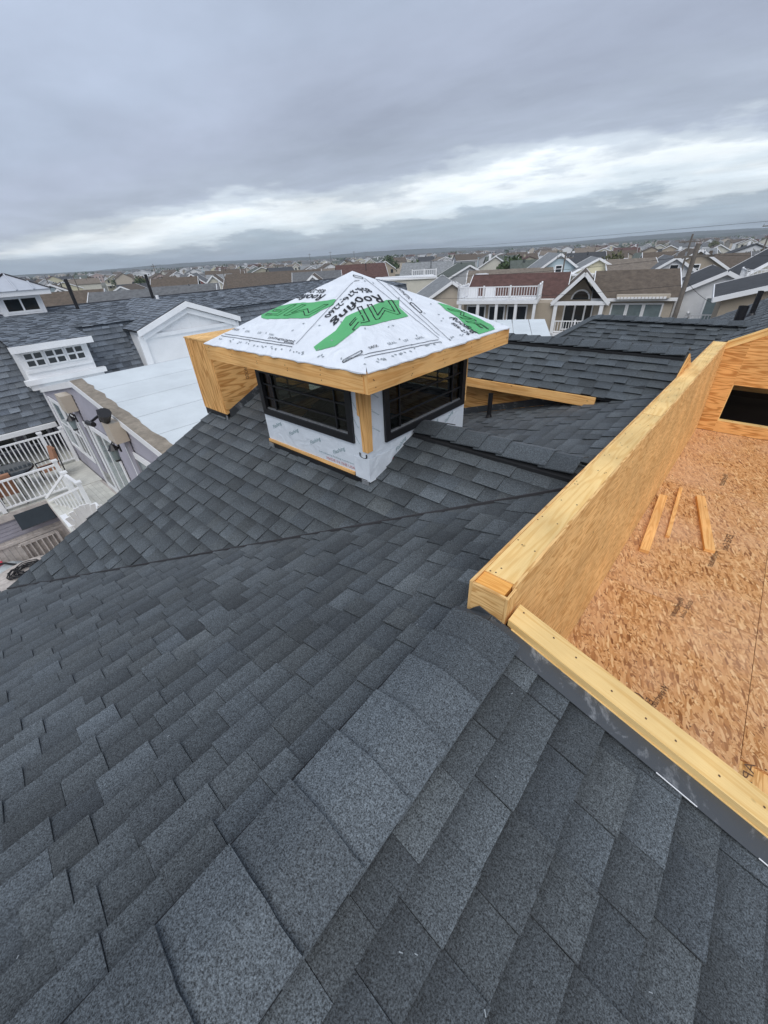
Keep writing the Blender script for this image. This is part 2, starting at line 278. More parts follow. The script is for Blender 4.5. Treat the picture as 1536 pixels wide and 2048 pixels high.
MT['beige'] = mat('beige_box', (0.50, 0.44, 0.36), 0.5, 0.06); MT['deck_tile'] = mat('grey_deck_boards', (0.60, 0.60, 0.55), 0.7, 0.2, 2.5)
MT['grey_wood'] = mat('weathered_wood', (0.52, 0.48, 0.45), 0.85, 0.22, 5, bump=0.2, bscale=30); MT['cushion'] = mat('rust_cushion', (0.36, 0.19, 0.12), 0.9)
MT['lead_roof'] = mat('metal_seam_roof', (0.46, 0.49, 0.54), 0.35, 0.06, spec=0.5)
MT['seam'] = mat('dark_seam', (0.05, 0.05, 0.055), 0.7)

# ------------------------------------------------------------------ shingle courses
MI3 = Matrix(M3).transposed()
def shown_area(pts):        # rough size in view, only used to pick which shingles stay single objects
    q = []
    for p in pts:
        c = MI3 @ Vector(p)
        if c.z > -0.05: return 0
        q.append((c.x / -c.z, c.y / -c.z))
    if not any(abs(x) < 1.0 and abs(y) < 1.33 for x, y in q): return 0
    return abs(sum(q[i][0] * q[(i + 1) % len(q)][1] - q[(i + 1) % len(q)][0] * q[i][1] for i in range(len(q)))) / 2
def clip(poly, a, b, c):
    out = []
    for i in range(len(poly)):
        p, q = poly[i], poly[(i + 1) % len(poly)]
        dp, dq = a * p[0] + b * p[1] - c, a * q[0] + b * q[1] - c
        if dp <= 0: out.append(p)
        if (dp < 0 < dq) or (dq < 0 < dp):
            t = dp / (dp - dq); out.append((p[0] + (q[0] - p[0]) * t, p[1] + (q[1] - p[1]) * t))
    return out
def tintcol(r):
    k = r.random(); v = r.gauss(1.0, 0.10)
    if k < 0.18: v *= 1.2
    elif k < 0.34: v *= 0.76
    h = r.gauss(0, 0.014); return (max(0.35, v * (1 - h * 0.6)), max(0.35, v), max(0.35, v * (1 + h)))
def shingles(O, S, T, smin, smax, tmin, tmax, clips=(), seed=1, e=0.143, wid=(0.11, 0.22), hi=0.017, lo=0.0065, toff=0.0):
    r = random.Random(seed); O, S, T = Vector(O), Vector(S).normalized(), Vector(T).normalized(); Nn = S.cross(T)
    if Nn.z < 0: Nn = -Nn
    out = []; t0 = tmin + toff; k = 0
    while t0 < tmax:
        s0 = smin - r.random() * 0.3; tab = r.random() < 0.5; wob = r.uniform(-0.002, 0.002)
        while s0 < smax:
            w = r.uniform(*wid); h = (hi if tab else lo) * r.uniform(0.85, 1.2); g = 0.0008; sl = 0.0
            ex = e + 0.035; tb = t0 + (0 if tab else 0.002) + wob
            poly = [(s0 + g, tb), (s0 + w - g, tb), (s0 + w - g + sl, tb + ex), (s0 + g + sl, tb + ex)]
            poly = clip(poly, 0, 1, tmax); poly = clip(poly, -1, 0, -smin) if poly else poly; poly = clip(poly, 1, 0, smax) if poly else poly
            for c in clips:
                if poly: poly = clip(poly, *c)
            if len(poly) >= 3:
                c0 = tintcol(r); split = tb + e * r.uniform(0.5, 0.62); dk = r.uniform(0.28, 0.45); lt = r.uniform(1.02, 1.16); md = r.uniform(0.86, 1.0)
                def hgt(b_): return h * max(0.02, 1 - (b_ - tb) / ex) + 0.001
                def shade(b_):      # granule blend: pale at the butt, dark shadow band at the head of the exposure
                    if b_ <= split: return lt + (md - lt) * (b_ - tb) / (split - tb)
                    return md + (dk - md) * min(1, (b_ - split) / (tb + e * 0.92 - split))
                pieces = []
                for pc in (clip(poly, 0, 1, split), clip(poly, 0, -1, -split)):
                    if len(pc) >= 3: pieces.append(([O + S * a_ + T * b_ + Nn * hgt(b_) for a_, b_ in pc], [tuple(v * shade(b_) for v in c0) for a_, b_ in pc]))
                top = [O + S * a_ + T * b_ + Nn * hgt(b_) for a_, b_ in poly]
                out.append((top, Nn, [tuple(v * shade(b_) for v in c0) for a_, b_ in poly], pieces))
            s0 += w; tab = (not tab) if r.random() < 0.85 else tab
        t0 += e; k += 1
    return out
def emit(mb, sh):
    top, Nn, cols, pieces = sh; bot = [p - Nn * 0.0075 for p in top]; cols = list(cols)
    def area(P_):
        a = Vector((0, 0, 0))
        for i in range(len(P_)): a += P_[i].cross(P_[(i + 1) % len(P_)])
        return a
    if area(top).dot(Nn) < 0: top, bot, cols = top[::-1], bot[::-1], cols[::-1]
    for pp_, cc_ in pieces:
        if area(pp_).length < 1e-9: continue
        if area(pp_).dot(Nn) < 0: pp_, cc_ = pp_[::-1], cc_[::-1]
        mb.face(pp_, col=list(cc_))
    for i in range(len(top)):
        j = (i + 1) % len(top)
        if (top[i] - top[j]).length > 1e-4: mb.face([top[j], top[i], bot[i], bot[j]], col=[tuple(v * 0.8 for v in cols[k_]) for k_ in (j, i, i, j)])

# ------------------------------------------------------------------ the house we stand on
house = thing('shingled_house', 'house under construction with the charcoal shingle roof filling the foreground', 'house', (-1, 2, GZ))
XR, ZR, PA = -0.476, -1.38, 0.30          # main ridge, runs along y; the slope on its left
PB_ = 0.32                               # slope on its right
Y2, Z2, PC = 2.785, -1.335, 0.428         # cross ridge, runs along x
XE = -5.02                               # eave and rake line on the left
def zA(x): return ZR + PA * (x - XR)
def zR(x): return ZR - PB_ * (x - XR)
def zC0(y): return Z2 - PC * abs(y - Y2)
def unit(*v): return Vector(v).normalized()
la = math.hypot(1, PA); lb = math.hypot(1, PB_); lc = math.hypot(1, PC)
# valley between left slope and the cross gable's near slope, in plan: zA(x) = Z2 - PC*(Y2-y)
def yval(x): return Y2 - (Z2 - zA(x)) / PC
def slab(name, poly, th=0.05, mat_=None, parent=house):
    P = [Vector(p) - Vector((0, 0, 0.006)) for p in poly]; return MB().prism(P, (0, 0, -th)).build(name, mat_ or MT['deckboard'], parent)
slab('roof_slope', [(XR, -3, ZR), (XR, 5.27, ZR), (XE, 5.27, zA(XE)), (XE, -3, zA(XE))])
slab('roof_slope', [(XR, -3, ZR), (4.0, -3, zR(4.0)), (4.0, 1.165, zR(4.0)), (XR, 1.165, ZR)])
ye = yval(XE)
slab('roof_slope', [(XE, Y2, Z2), (-0.62, Y2, Z2), (-0.62, yval(-0.62), zA(-0.62)), (XE, ye, zA(XE))])
slab('roof_slope', [(XE, Y2, Z2), (-0.62, Y2, Z2), (-0.62, Y2 + 0.3, Z2 - 0.3 * PC), (-3.87, 5.25, Z2 - PC * (5.25 - Y2)), (XE, 5.25, Z2 - PC * (5.25 - Y2))])
allsh = []
# left slope: s along +y, t up the slope (towards +x)
T1 = unit(1, 0, PA)
V0 = yval(XE)
# keep the left slope on its own side of the valley (a little under it)
def plan_clip_A():   # y <= yval(x)+0.15  or beyond the far valley: two calls
    dx = 1 / la
    m = PA / PC      # dy/dx of the valley
    return m * dx
k = plan_clip_A()
allsh += shingles((XE, 0, zA(XE)), (0, 1, 0), T1, -3.0, 3.3, 0.0, (XR - XE) * la - 0.02, clips=[(1, -k, V0 + 0.12)], seed=11)
kf = PA / PC
Yf0 = Y2 + (Z2 - zA(XE)) / PC            # far valley at the eave line
allsh += shingles((XE, 0, zA(XE)), (0, 1, 0), T1, 2.6, 5.27, 0.0, (-0.62 - XE) * la, clips=[(-1, -k, -(Yf0 - 0.05))], seed=12)
# right slope: t up towards -x
allsh += shingles((4.0, 0, zR(4.0)), (0, 1, 0), unit(-1, 0, PB_), -3.0, 1.13, 0.0, (4.0 - XR) * lb - 0.02, seed=13, wid=(0.15, 0.27), hi=0.017, lo=0.006)
# cross gable, near slope: s along +x, t up towards +y. valley: s - XE..., cut 25 mm short of the valley
TC = unit(0, 1, PC)
kk = PC / PA                             # dx/dy of the valley
allsh += shingles((0, ye, zA(XE)), (1, 0, 0), TC, XE, -0.62, 0.0, (Y2 - ye) * lc - 0.01, clips=[(1, -kk / lc, XE - 0.035)], seed=14)
allsh += shingles((0, 5.25, Z2 - PC * (5.25 - Y2)), (1, 0, 0), unit(0, -1, PC), XE, -0.62, 0.0, (5.25 - Y2) * lc - 0.01, clips=[(1, -kk / lc, -3.80)], seed=15)
vb = MB(); q0 = Vector((XE + 0.02, yval(XE) + 0.02, zA(XE) + 0.016)); q1 = Vector((-0.64, yval(-0.64) + 0.02, zA(-0.64) + 0.016)); vb.bar(q0, q1, 0.008, 0.024); vb.build('valley_cut_edge', MT['seam'], house)
# far cross roof with its eave towards us
Y4, Z4, YE4 = 5.95, -1.125, 5.05
ZE4 = Z4 - PC * (Y4 - YE4)
slab('roof_slope', [(XE, YE4, ZE4), (-0.575, YE4, ZE4), (-0.575, Y4, Z4), (XE, Y4, Z4)], 0.03)
slab('roof_slope', [(XE, Y4, Z4), (-0.575, Y4, Z4), (-0.575, 7.75, Z4 - PC * (7.75 - Y4)), (XE, 7.75, Z4 - PC * (7.75 - Y4))])
# the main slope rises past the end of that eave
allsh += shingles((0, YE4, ZE4), (1, 0, 0), TC, XE - 0.02, -0.575, -0.02, (Y4 - YE4) * lc - 0.01, seed=16, hi=0.02, lo=0.007)
allsh += shingles((0, 7.75, Z4 - PC * (7.75 - Y4)), (1, 0, 0), unit(0, -1, PC), XE, -0.575, 0.0, (7.75 - Y4) * lc - 0.01, seed=17)
MB().prism([(-0.572, YE4, ZE4 - 0.01), (-0.572, Y4, Z4 - 0.008), (-0.572, 7.75, Z4 - PC * (7.75 - Y4) - 0.01), (-0.572, 7.75, -2.0), (-0.572, YE4, -2.0)], (0.012, 0, 0)).build('roof_end_panel', MT['ply'], house)
# third roof behind, hipped at its left end
Y6, Z6, XH = 9.26, -1.25, -2.63
def z6(y): return Z6 - PC * abs(y - Y6)
XL6 = XH - 0.61 * (Y6 - 7.6)
slab('roof_slope', [(XH, Y6, Z6), (0.0, Y6, Z6), (0.0, 8.3, z6(8.3)), (-0.57, 8.3, z6(8.3)), (-0.57, 7.6, z6(7.6)), (XL6, 7.6, z6(7.6))])
slab('roof_slope', [(XH, Y6, Z6), (XL6, 7.6, z6(7.6)), (XL6, 10.9, z6(10.9))])
slab('roof_slope', [(XH, Y6, Z6), (XL6, 10.9, z6(10.9)), (0.0, 10.9, z6(10.9)), (0.0, Y6, Z6)])
hk = (XH - XL6) / (Y6 - 7.6)
allsh += shingles((0, 7.6, z6(7.6)), (1, 0, 0), TC, XL6, -0.57, 0.0, (Y6 - 7.6) * lc, clips=[(-1, hk / lc, -XL6)], seed=18, hi=0.02)
allsh += shingles((0, 8.3, z6(8.3)), (1, 0, 0), TC, -0.57, 0.0, 0.0, (Y6 - 8.3) * lc, seed=24, hi=0.02)
allsh += shingles((0, 10.9, z6(10.9)), (1, 0, 0), unit(0, -1, PC), XL6, 0.0, 0.0, (10.9 - Y6) * lc, clips=[(-1, hk / lc, -XL6)], seed=19)
# back roof, rising to the right behind the deck's end wall
PK = 0.53
def zK(x): return -1.35 + PK * (x + 0.366)
slab('roof_slope', [(-2.0, 6.2, zK(-2.0)), (-0.575, 6.2, zK(-0.575)), (-0.575, 8.29, zK(-0.575)), (3.0, 8.29, zK(3.0)), (3.0, 13.6, zK(3.0)), (-2.0, 13.6, zK(-2.0))])
allsh += shingles((-2.0, 0, zK(-2.0)), (0, 1, 0), unit(1, 0, PK), 6.2, 8.30, 0.0, (2.0 - 0.58) * math.hypot(1, PK), seed=25)
allsh += shingles((-2.0, 0, zK(-2.0)), (0, 1, 0), unit(1, 0, PK), 8.30, 13.6, 0.0, 5.0 * math.hypot(1, PK), seed=20)
# pick the 300 shingles that show largest as single objects, the rest as one field
ranked = sorted(((shown_area(s[0]), i) for i, s in enumerate(allsh)), reverse=True)
single = {i for a, i in ranked[:300] if a > 0}
field = MB()
for i, s in enumerate(allsh):
    if i in single:
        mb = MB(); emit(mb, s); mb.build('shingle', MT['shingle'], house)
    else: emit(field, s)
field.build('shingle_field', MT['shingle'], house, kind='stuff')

def ridge_cap(O, D, l, pl, pr, w=0.158, tint=1.0, lift=0.025, butt_far=True):
    """one bent cap shingle over a ridge at O running along D (unit, level); pl / pr = fall per metre on either side"""
    O, D = Vector(O), Vector(D).normalized(); Lt = Vector((0, 0, 1)).cross(D)      # to the left of D
    mb = MB(); c = (tint, tint * 1.01, tint * 1.03); prof = []
    for x in (-1, -0.55, -0.2, 0, 0.2, 0.55, 1):
        xx = x * w; p = pl if xx > 0 else pr; d = 0.03
        z = -p * (math.sqrt(xx * xx + d * d) - d * 0.75); prof.append((xx * (0.985 + rnd.random() * 0.02), z))
    A = []; Bb = []
    for (x, z) in prof:
        za, zb = (0.004, lift) if butt_far else (lift, 0.004)
        A.append(O + Lt * x + Vector((0, 0, z + za + 0.036))); Bb.append(O + D * (l + rnd.uniform(-0.002, 0.002)) + Lt * x + Vector((0, 0, z + zb + 0.036)))
    dn = Vector((0, 0, -0.009))
    for i in range(len(prof) - 1):
        mb.face([A[i + 1], A[i], Bb[i], Bb[i + 1]][::-1], col=c); mb.face([A[i], A[i + 1], A[i + 1] + dn, A[i] + dn], col=c); mb.face([Bb[i + 1], Bb[i], Bb[i] + dn, Bb[i + 1] + dn], col=c)
    for i in (0, -1): mb.face([A[i], Bb[i], Bb[i] + dn, A[i] + dn], col=c)
    return mb.build('ridge_cap', MT['shingle'], house)
ys = [-2.64, -2.44, -2.24, -2.04, -1.84, -1.64, -1.44, -1.24, -1.04, -0.84, -0.64, -0.44, -0.24, -0.03, 0.18, 0.38, 0.58, 0.78, 0.94, 1.10]
tn = [1, .8, 1, 1.1, .9, 1, .8, 1.1, .9, .85, 1.1, 1.0, 1.3, 1.02, 1.32, 1.38, 1.34, 1.0, 0.9]
for a, b, t in zip(ys, ys[1:], tn): ridge_cap((XR, a - 0.06, ZR + 0.004), (0, 1, 0), b - a + 0.06, PA, PB_, w=0.163, tint=t)
x = -0.66; i = 0
while x > -2.0:
    l = [0.2, 0.34, 0.2, 0.22, 0.2][i % 5]; ridge_cap((x, Y2, Z2 + 0.012), (-1, 0, 0), min(l, x + 2.08) + 0.05, PC, PC, tint=[0.8, 1.1, 1.0, 0.9, 1.05][i % 5], lift=0.024, butt_far=False); x -= l; i += 1
for j in range(5): ridge_cap((-3.57 - 0.2 * j, Y2, Z2 + 0.008), (-1, 0, 0), 0.25 if j < 4 else 0.2, PC, PC, tint=rnd.uniform(0.8, 1.15), butt_far=False)
for j in range(22): ridge_cap((-0.585 - 0.2 * j, Y4, Z4 + 0.008), (-1, 0, 0), 0.25, PC, PC, tint=rnd.uniform(0.75, 1.1), lift=0.024, butt_far=False)
for j in range(13): ridge_cap((-0.10 - 0.2 * j, Y6, Z6 + 0.008), (-1, 0, 0), 0.25 if j < 12 else 0.13, PC, PC, tint=rnd.uniform(0.8, 1.15), lift=0.024, butt_far=False)
# black vent strips under the caps, their colour standing in for shadow along both edges
def vent_shadow_strip(O, D, l, pl_, pr_, w=0.172, wl=None):
    O, D = Vector(O), Vector(D).normalized(); Lt = Vector((0, 0, 1)).cross(D)
    for sg, p in ((1, pl_), (-1, pr_)):
        a = O + Lt * (sg * 0.10) + Vector((0, 0, -p * 0.10)); w_ = (wl or w) if sg > 0 else w; b = O + Lt * (sg * w_) + Vector((0, 0, -p * w_)); up = Vector((0, 0, 0.030))
        MB().prism([a, b, b + up, a + up], D * l).build('vent_shadow_strip', MT['black_plastic'], house)
vent_shadow_strip((XR, -2.6, ZR), (0, 1, 0), 3.69, PA, PB_, 0.152, 0.182); vent_shadow_strip((-0.62, Y2, Z2), (-1, 0, 0), 1.45, PC, PC, 0.162); vent_shadow_strip((-0.585, Y4, Z4), (-1, 0, 0), 4.3, PC, PC, 0.16)
# hip of the third roof
hb = MB(); hb.bar((XH, Y6, Z6 + 0.02), (XL6, 7.6, z6(7.6) + 0.02), 0.16, 0.02); hb.build('hip_cap', MT['shingle'], house)
hb = MB(); hb.bar((XH, Y6, Z6 + 0.02), (XL6, 10.9, z6(10.9) + 0.02), 0.16, 0.02); hb.build('hip_cap', MT['shingle'], house)
# rake and eave trim, fascia of the far cross roof, walls below
MB().prism([(XE - 0.02, ye, zA(XE) - 0.03), (XE - 0.02, Y2, Z2 - 0.03), (XE - 0.02, Y2, Z2 - 0.2), (XE - 0.02, ye, zA(XE) - 0.2)], (0.03, 0, 0)).build('rake_board', MT['lumber_o'], house)
MB().b2(XE - 0.02, XE + 0.01, -3, ye, zA(XE) - 0.2, zA(XE) - 0.03).build('fascia_board', MT['lumber_o'], house)
MB().b2(XE, -1.22, YE4 - 0.045, YE4 - 0.008, ZE4 - 0.125, ZE4 - 0.012).build('fascia_board', MT['lumber_o'], house)
MB().prism([(XE + 0.05, 5.26, GZ + 7.0), (-0.62, 5.26, GZ + 7.0), (-0.62, 5.26, zA(-0.62) - 0.05), (-1.0, 5.26, ZE4 - 0.04), (XE + 0.05, 5.26, ZE4 - 0.04)], (0, 0.02, 0)).build('plywood_wall', MT['ply'], house)
wl = MB(); wl.prism([(XE + 0.25, -2.9, GZ), (XE + 0.25, -2.9, zA(XE) - 0.1), (XE + 0.25, ye, zA(XE) - 0.1), (XE + 0.25, Y2, Z2 - 0.15), (XE + 0.25, 5.2, Z2 - PC * (5.2 - Y2) - 0.1), (XE + 0.25, 7, -2.0), (XE + 0.25, 9.5, -2.2), (XE + 0.25, 13.5, -2.6), (XE + 0.25, 13.5, GZ)], (-0.1, 0, 0))
wl.build('wall', MT['ply2'], house)
wl = MB(); wl.b2(XE + 0.3, 3.8, -2.9, -2.8, GZ, -2.9); wl.b2(3.7, 3.8, -2.8, 13.5, GZ, -2.8); wl.b2(XE + 0.3, 3.7, 13.4, 13.5, GZ, -2.3); wl.build('wall', MT['ply2'], house)
# step flashing where the plywood wall stands on the main slope
fl = MB()
fl.prism([(-0.8, 5.255, zA(-0.8) + 0.012), (-3.9, 5.255, zA(-3.9) + 0.012), (-3.9, 5.255, zA(-3.9) + 0.11), (-0.8, 5.255, zA(-0.8) + 0.11)], (0, -0.004, 0))
fl.build('step_flashing', MT['black_metal'], house)
# vents on the roof
def vent(x, y, z, h, r):
    mb = MB(); mb.tube((x, y, z - 0.05), (x, y, z + h), r, n=14, caps=False); mb.tube((x, y, z + h - 0.03), (x, y, z + h - 0.03001), r * 0.99, n=14); mb.tube((x, y, z - 0.03), (x, y, z + 0.05), r * 1.9, r * 1.05, n=14)
    return mb.build('vent_pipe', MT['black'], house, smooth=False)
vent(-2.5, 4.9, zA(-2.5), 0.34, 0.032); vent(-0.41, 9.8, zK(-0.41), 0.34, 0.075); vent(-0.3, 10.9, zK(-0.3), 0.42, 0.045)
fk = MB(); r5 = random.Random(77)      # chalk flecks and scratches on the shingles
for i in range(26):
    if i % 2: x = r5.uniform(-0.3, 1.2); y = r5.uniform(-0.6, 1.0); z = zR(x)
    else: x = r5.uniform(-3.5, -0.7); y = r5.uniform(-0.8, 1.6); z = zA(x)
    if z < zC0(y) and x < -0.7: continue
    a = r5.uniform(0, 6.28); d = Vector((math.cos(a), math.sin(a), 0)) * r5.uniform(0.0015, 0.006); d.z = d.x * (-PB_ if i % 2 else PA); n_ = Vector((-d.y, d.x, 0)).normalized() * 0.0012; p = Vector((x, y, z + 0.019)); fk.face([p - d - n_, p + d - n_, p + d + n_, p - d + n_])
fk.build('chalk_flecks', MT['ink_g'], house, kind='stuff')
# black flashing along the deck kerb, scuffed, with a bright cut edge
fb = MB()
def PRp(x, y, d=0.0): return (x, y, zR(x) + d)
xs = [-0.52, 0.4, 1.3, 2.3, 3.6]
for a, b in zip(xs, xs[1:]):
    a2 = a - 0.03 if a > -0.5 else a
    fb.prism([PRp(max(a2, XR), 1.082 + rnd.uniform(-0.004, 0.004), 0.022), PRp(b, 1.082, 0.022), PRp(b, 1.166, 0.028), PRp(max(a2, XR), 1.166, 0.028)], (0, 0, 0.0016))
fb.build('kerb_flashing', MT['black_metal'], house)
fb = MB(); fb.prism([(XR, 1.085, ZR + 0.030), (-0.62, 1.085, zA(-0.62) + 0.026), (-0.66, 1.155, zA(-0.66) + 0.028), (XR, 1.16, ZR + 0.034)], (0, 0, 0.0016)); fb.prism([(-0.612, 1.155, zA(-0.61) + 0.006), (-0.43, 1.155, ZR + 0.006), (-0.43, 1.155, ZR + 0.02), (-0.54, 1.155, ZR + 0.05), (-0.56, 1.155, ZR + 0.03)], (0, 0.005, 0)); fb.build('corner_flashing', MT['black_metal'], house)
fb = MB(); fb.bar(PRp(0.24, 1.080, 0.026), PRp(0.375, 1.079, 0.026), 0.003, 0.003); fb.build('flashing_edge', MT['vinyl'], house); fb = MB(); fb.bar(PRp(0.56, 1.080, 0.026), PRp(0.7, 1.079, 0.026), 0.003, 0.003); fb.build('flashing_edge', MT['vinyl'], house)

# ------------------------------------------------------------------ printed lettering as thin meshes
_tcache = {}
def text2d(body, bold=False, shear=0.0):
    key = (body, shear)
    if key in _tcache: return _tcache[key]
    cu = bpy.data.curves.new('t', 'FONT'); cu.body = body; cu.size = 1.0; cu.resolution_u = 2; cu.shear = shear; cu.offset = 0.012 if bold else 0.0
    o = bpy.data.objects.new('t', cu); C.objects.link(o); dg = bpy.context.evaluated_depsgraph_get(); dg.update()
    me = bpy.data.meshes.new_from_object(o.evaluated_get(dg)); bpy.data.objects.remove(o); bpy.data.curves.remove(cu)
    bm = bmesh.new(); bm.from_mesh(me); bpy.data.meshes.remove(me); bmesh.ops.triangulate(bm, faces=bm.faces[:])
    for _ in range(2):
        ed = [e for e in bm.edges if e.calc_length() > 0.22]
        if ed: bmesh.ops.subdivide_edges(bm, edges=ed, cuts=1)
        bmesh.ops.triangulate(bm, faces=bm.faces[:])
    bm.verts.index_update(); V = [(v.co.x, v.co.y) for v in bm.verts]; F = [tuple(v.index for v in f.verts) for f in bm.faces]; bm.free()
    x0 = min(v[0] for v in V); x1 = max(v[0] for v in V); V = [((x - x0) / (x1 - x0), y / 0.7) for x, y in V]     # unit length, cap height 1
    _tcache[key] = (V, F); return V, F
def print_text(name, body, fn, mat_, parent, bold=False, shear=0.0):
    V, F = text2d(body, bold, shear); me = bpy.data.meshes.new(name); me.from_pydata([tuple(fn(u, v)) for u, v in V], [], F); me.materials.append(mat_)
    o = bpy.data.objects.new(name, me); C.objects.link(o); adopt(o, parent); return o
def print_outline(name, body, fn, mat_, parent, w_=0.05, shear=0.25):
    V, F = text2d(body, False, shear); cnt_ = {}
    for f in F:
        for i in range(3): e = tuple(sorted((f[i], f[(i + 1) % 3]))); cnt_[e] = cnt_.get(e, 0) + 1
    mb = MB()
    for (a, b), c in cnt_.items():
        if c != 1: continue
        p, q = Vector(fn(*V[a])), Vector(fn(*V[b])); d = q - p
        if d.length < 1e-6: continue
        n = Vector((-d.y, d.x, 0)).normalized() * w_ / 2; p2, q2 = p - d.normalized() * w_ * 0.3, q + d.normalized() * w_ * 0.3; mb.face([p2 - n, q2 - n, q2 + n, p2 + n])
    return mb.build(name, mat_, parent, kind=None)
def flat_fn(O, U, V_):
    O, U, V_ = Vector(O), Vector(U), Vector(V_); return lambda u, v: O + U * u + V_ * v

# ------------------------------------------------------------------ cupola
cup = thing('cupola', 'half-built square cupola with white wrapped hip roof and black windows on the shingle roof', 'cupola', (-2.82, 2.79, -1.65))
CX0, CX1, CY0, CY1 = -3.55, -2.09, 2.06, 3.52
ZB, ZT = -1.60, -0.745
WXL, WXR, WZ0, WZ1 = -3.50, -2.245, -1.272, -0.845          # left window opening on the -y face
WYL, WYR, VZ0, VZ1 = 2.29, 3.47, -1.305, -0.85               # right window on the +x face
t = 0.03
# -y face: wrapped wall around the window opening
w = MB(); w.b2(CX0, WXL, CY0, CY0 + t, ZB + 0.03, ZT); w.b2(WXR, CX1, CY0, CY0 + t, ZB + 0.03, ZT); w.b2(WXL, WXR, CY0, CY0 + t, WZ1, ZT); w.b2(WXL, WXR, CY0, CY0 + t, ZB + 0.03, WZ0)
w.build('wall_wrap', MT['wrap2'], cup)
w = MB(); w.prism([(CX1, CY0 + t, -1.62), (CX1, CY0 + t, VZ0), (CX1, WYL, VZ0), (CX1, WYL, -1.56)], (-t, 0, 0)); w.b2(CX1 - t, CX1, CY0 + t, WYL, VZ0, ZT); w.b2(CX1 - t, CX1, WYR, CY1, VZ0, ZT); w.b2(CX1 - t, CX1, WYL, WYR, VZ1, ZT)
w.prism([(CX1, WYL, VZ0), (CX1, CY1, VZ0), (CX1, CY1, -1.70), (CX1, 3.2, -1.56), (CX1, Y2, -1.36), (CX1, WYL, -1.56)], (-t, 0, 0)); w.build('wall_wrap', MT['wrap2'], cup)
# wrap skirt folded out at the near corner
w = MB(); w.prism([(CX1 + 0.012, CY0 - 0.012, -1.615), (CX1 + 0.015, CY0 - 0.012, -1.40), (CX1 + 0.012, 2.40, -1.42), (CX1 + 0.02, 2.30, -1.545), (CX1 + 0.02, 2.16, -1.605)], (0.004, 0, 0)); w.prism([(CX1 + 0.014, CY0 - 0.004, -1.615), (CX1 + 0.014, CY0 - 0.004, -1.40), (CX1 - 0.16, CY0 - 0.004, -1.41), (CX1 - 0.155, CY0 - 0.006, -1.60)], (0, -0.006, 0)); w.build('wrap_skirt', MT['wrap2'], cup)
w = MB(); w.b2(CX0, CX0 + t, CY0 + t, CY1, ZB, WZ0); w.b2(CX0, CX0 + t, CY0 + t, CY1, WZ1, ZT); w.b2(CX0, CX0 + t, CY0 + t, CY0 + 0.15, WZ0, WZ1); w.b2(CX0, CX0 + t, CY1 - 0.15, CY1, WZ0, WZ1); w.build('wall_wrap', MT['ply'], cup)
w = MB(); w.b2(CX0 + t, CX1 - t, CY1 - t, CY1, ZB, WZ0); w.b2(CX0 + t, CX1 - t, CY1 - t, CY1, WZ1, ZT); w.b2(CX0 + t, CX0 + 0.15, CY1 - t, CY1, WZ0, WZ1); w.b2(CX1 - 0.15, CX1 - t, CY1 - t, CY1, WZ0, WZ1); w.build('wall_wrap', MT['ply'], cup)
MB().b2(CX0 - 0.004, CX1 - 0.17, CY0 - 0.012, CY0 + 0.02, ZB, ZB + 0.028).build('base_plate', MT['lumber_o'], cup)
MB().b2(CX0 + 0.02, CX1 - 0.02, CY0 - 0.02, CY0 + 0.05, -1.72, ZB - 0.004).build('base_gap_shade', MT['black'], cup); MB().b2(CX0 + 0.06, CX1 - 0.06, CY0 + 0.06, CY1 - 0.1, -1.75, ZB - 0.002).build('dark_base', MT['void'], cup)  # black box paints the shade of the open gap under the cupola
for sx in (CX0 + 0.05, CX1 - 0.03): MB().b2(sx - 0.04, sx + 0.04, CY0 - 0.028, CY0 - 0.022, -1.67, ZB - 0.003).build('metal_bracket', MT['galv'], cup)
MB().b2(CX0 + 0.02, CX0 + 0.05, CY0 - 0.008, CY0 - 0.001, -1.25, ZT).build('edge_stud', MT['lumber_o'], cup)
MB().b2(CX1 + 0.001, CX1 + 0.01, CY1 - 0.03, CY1 + 0.01, -1.3, ZT).build('edge_stud', MT['lumber_o'], cup)
# bare corner boards where the wrap stops
MB().prism([(CX1 - 0.075, CY0 - 0.001, ZT), (CX1 + 0.012, CY0 - 0.001, ZT), (CX1 + 0.012, CY0 - 0.001, -1.345), (CX1 - 0.045, CY0 - 0.001, -1.345), (CX1 - 0.05, CY0 - 0.001, -1.05), (CX1 - 0.075, CY0 - 0.001, -1.04)], (0, -0.012, 0), grain=(0, 0, 1)).build('corner_board', MT['ply'], cup)
MB().prism([(CX1 + 0.001, CY0, ZT), (CX1 + 0.001, CY0 + 0.07, ZT), (CX1 + 0.001, CY0 + 0.05, -1.345), (CX1 + 0.001, CY0, -1.345)], (0.011, 0, 0), grain=(0, 0, 1)).build('corner_board', MT['lumber_o'], cup)
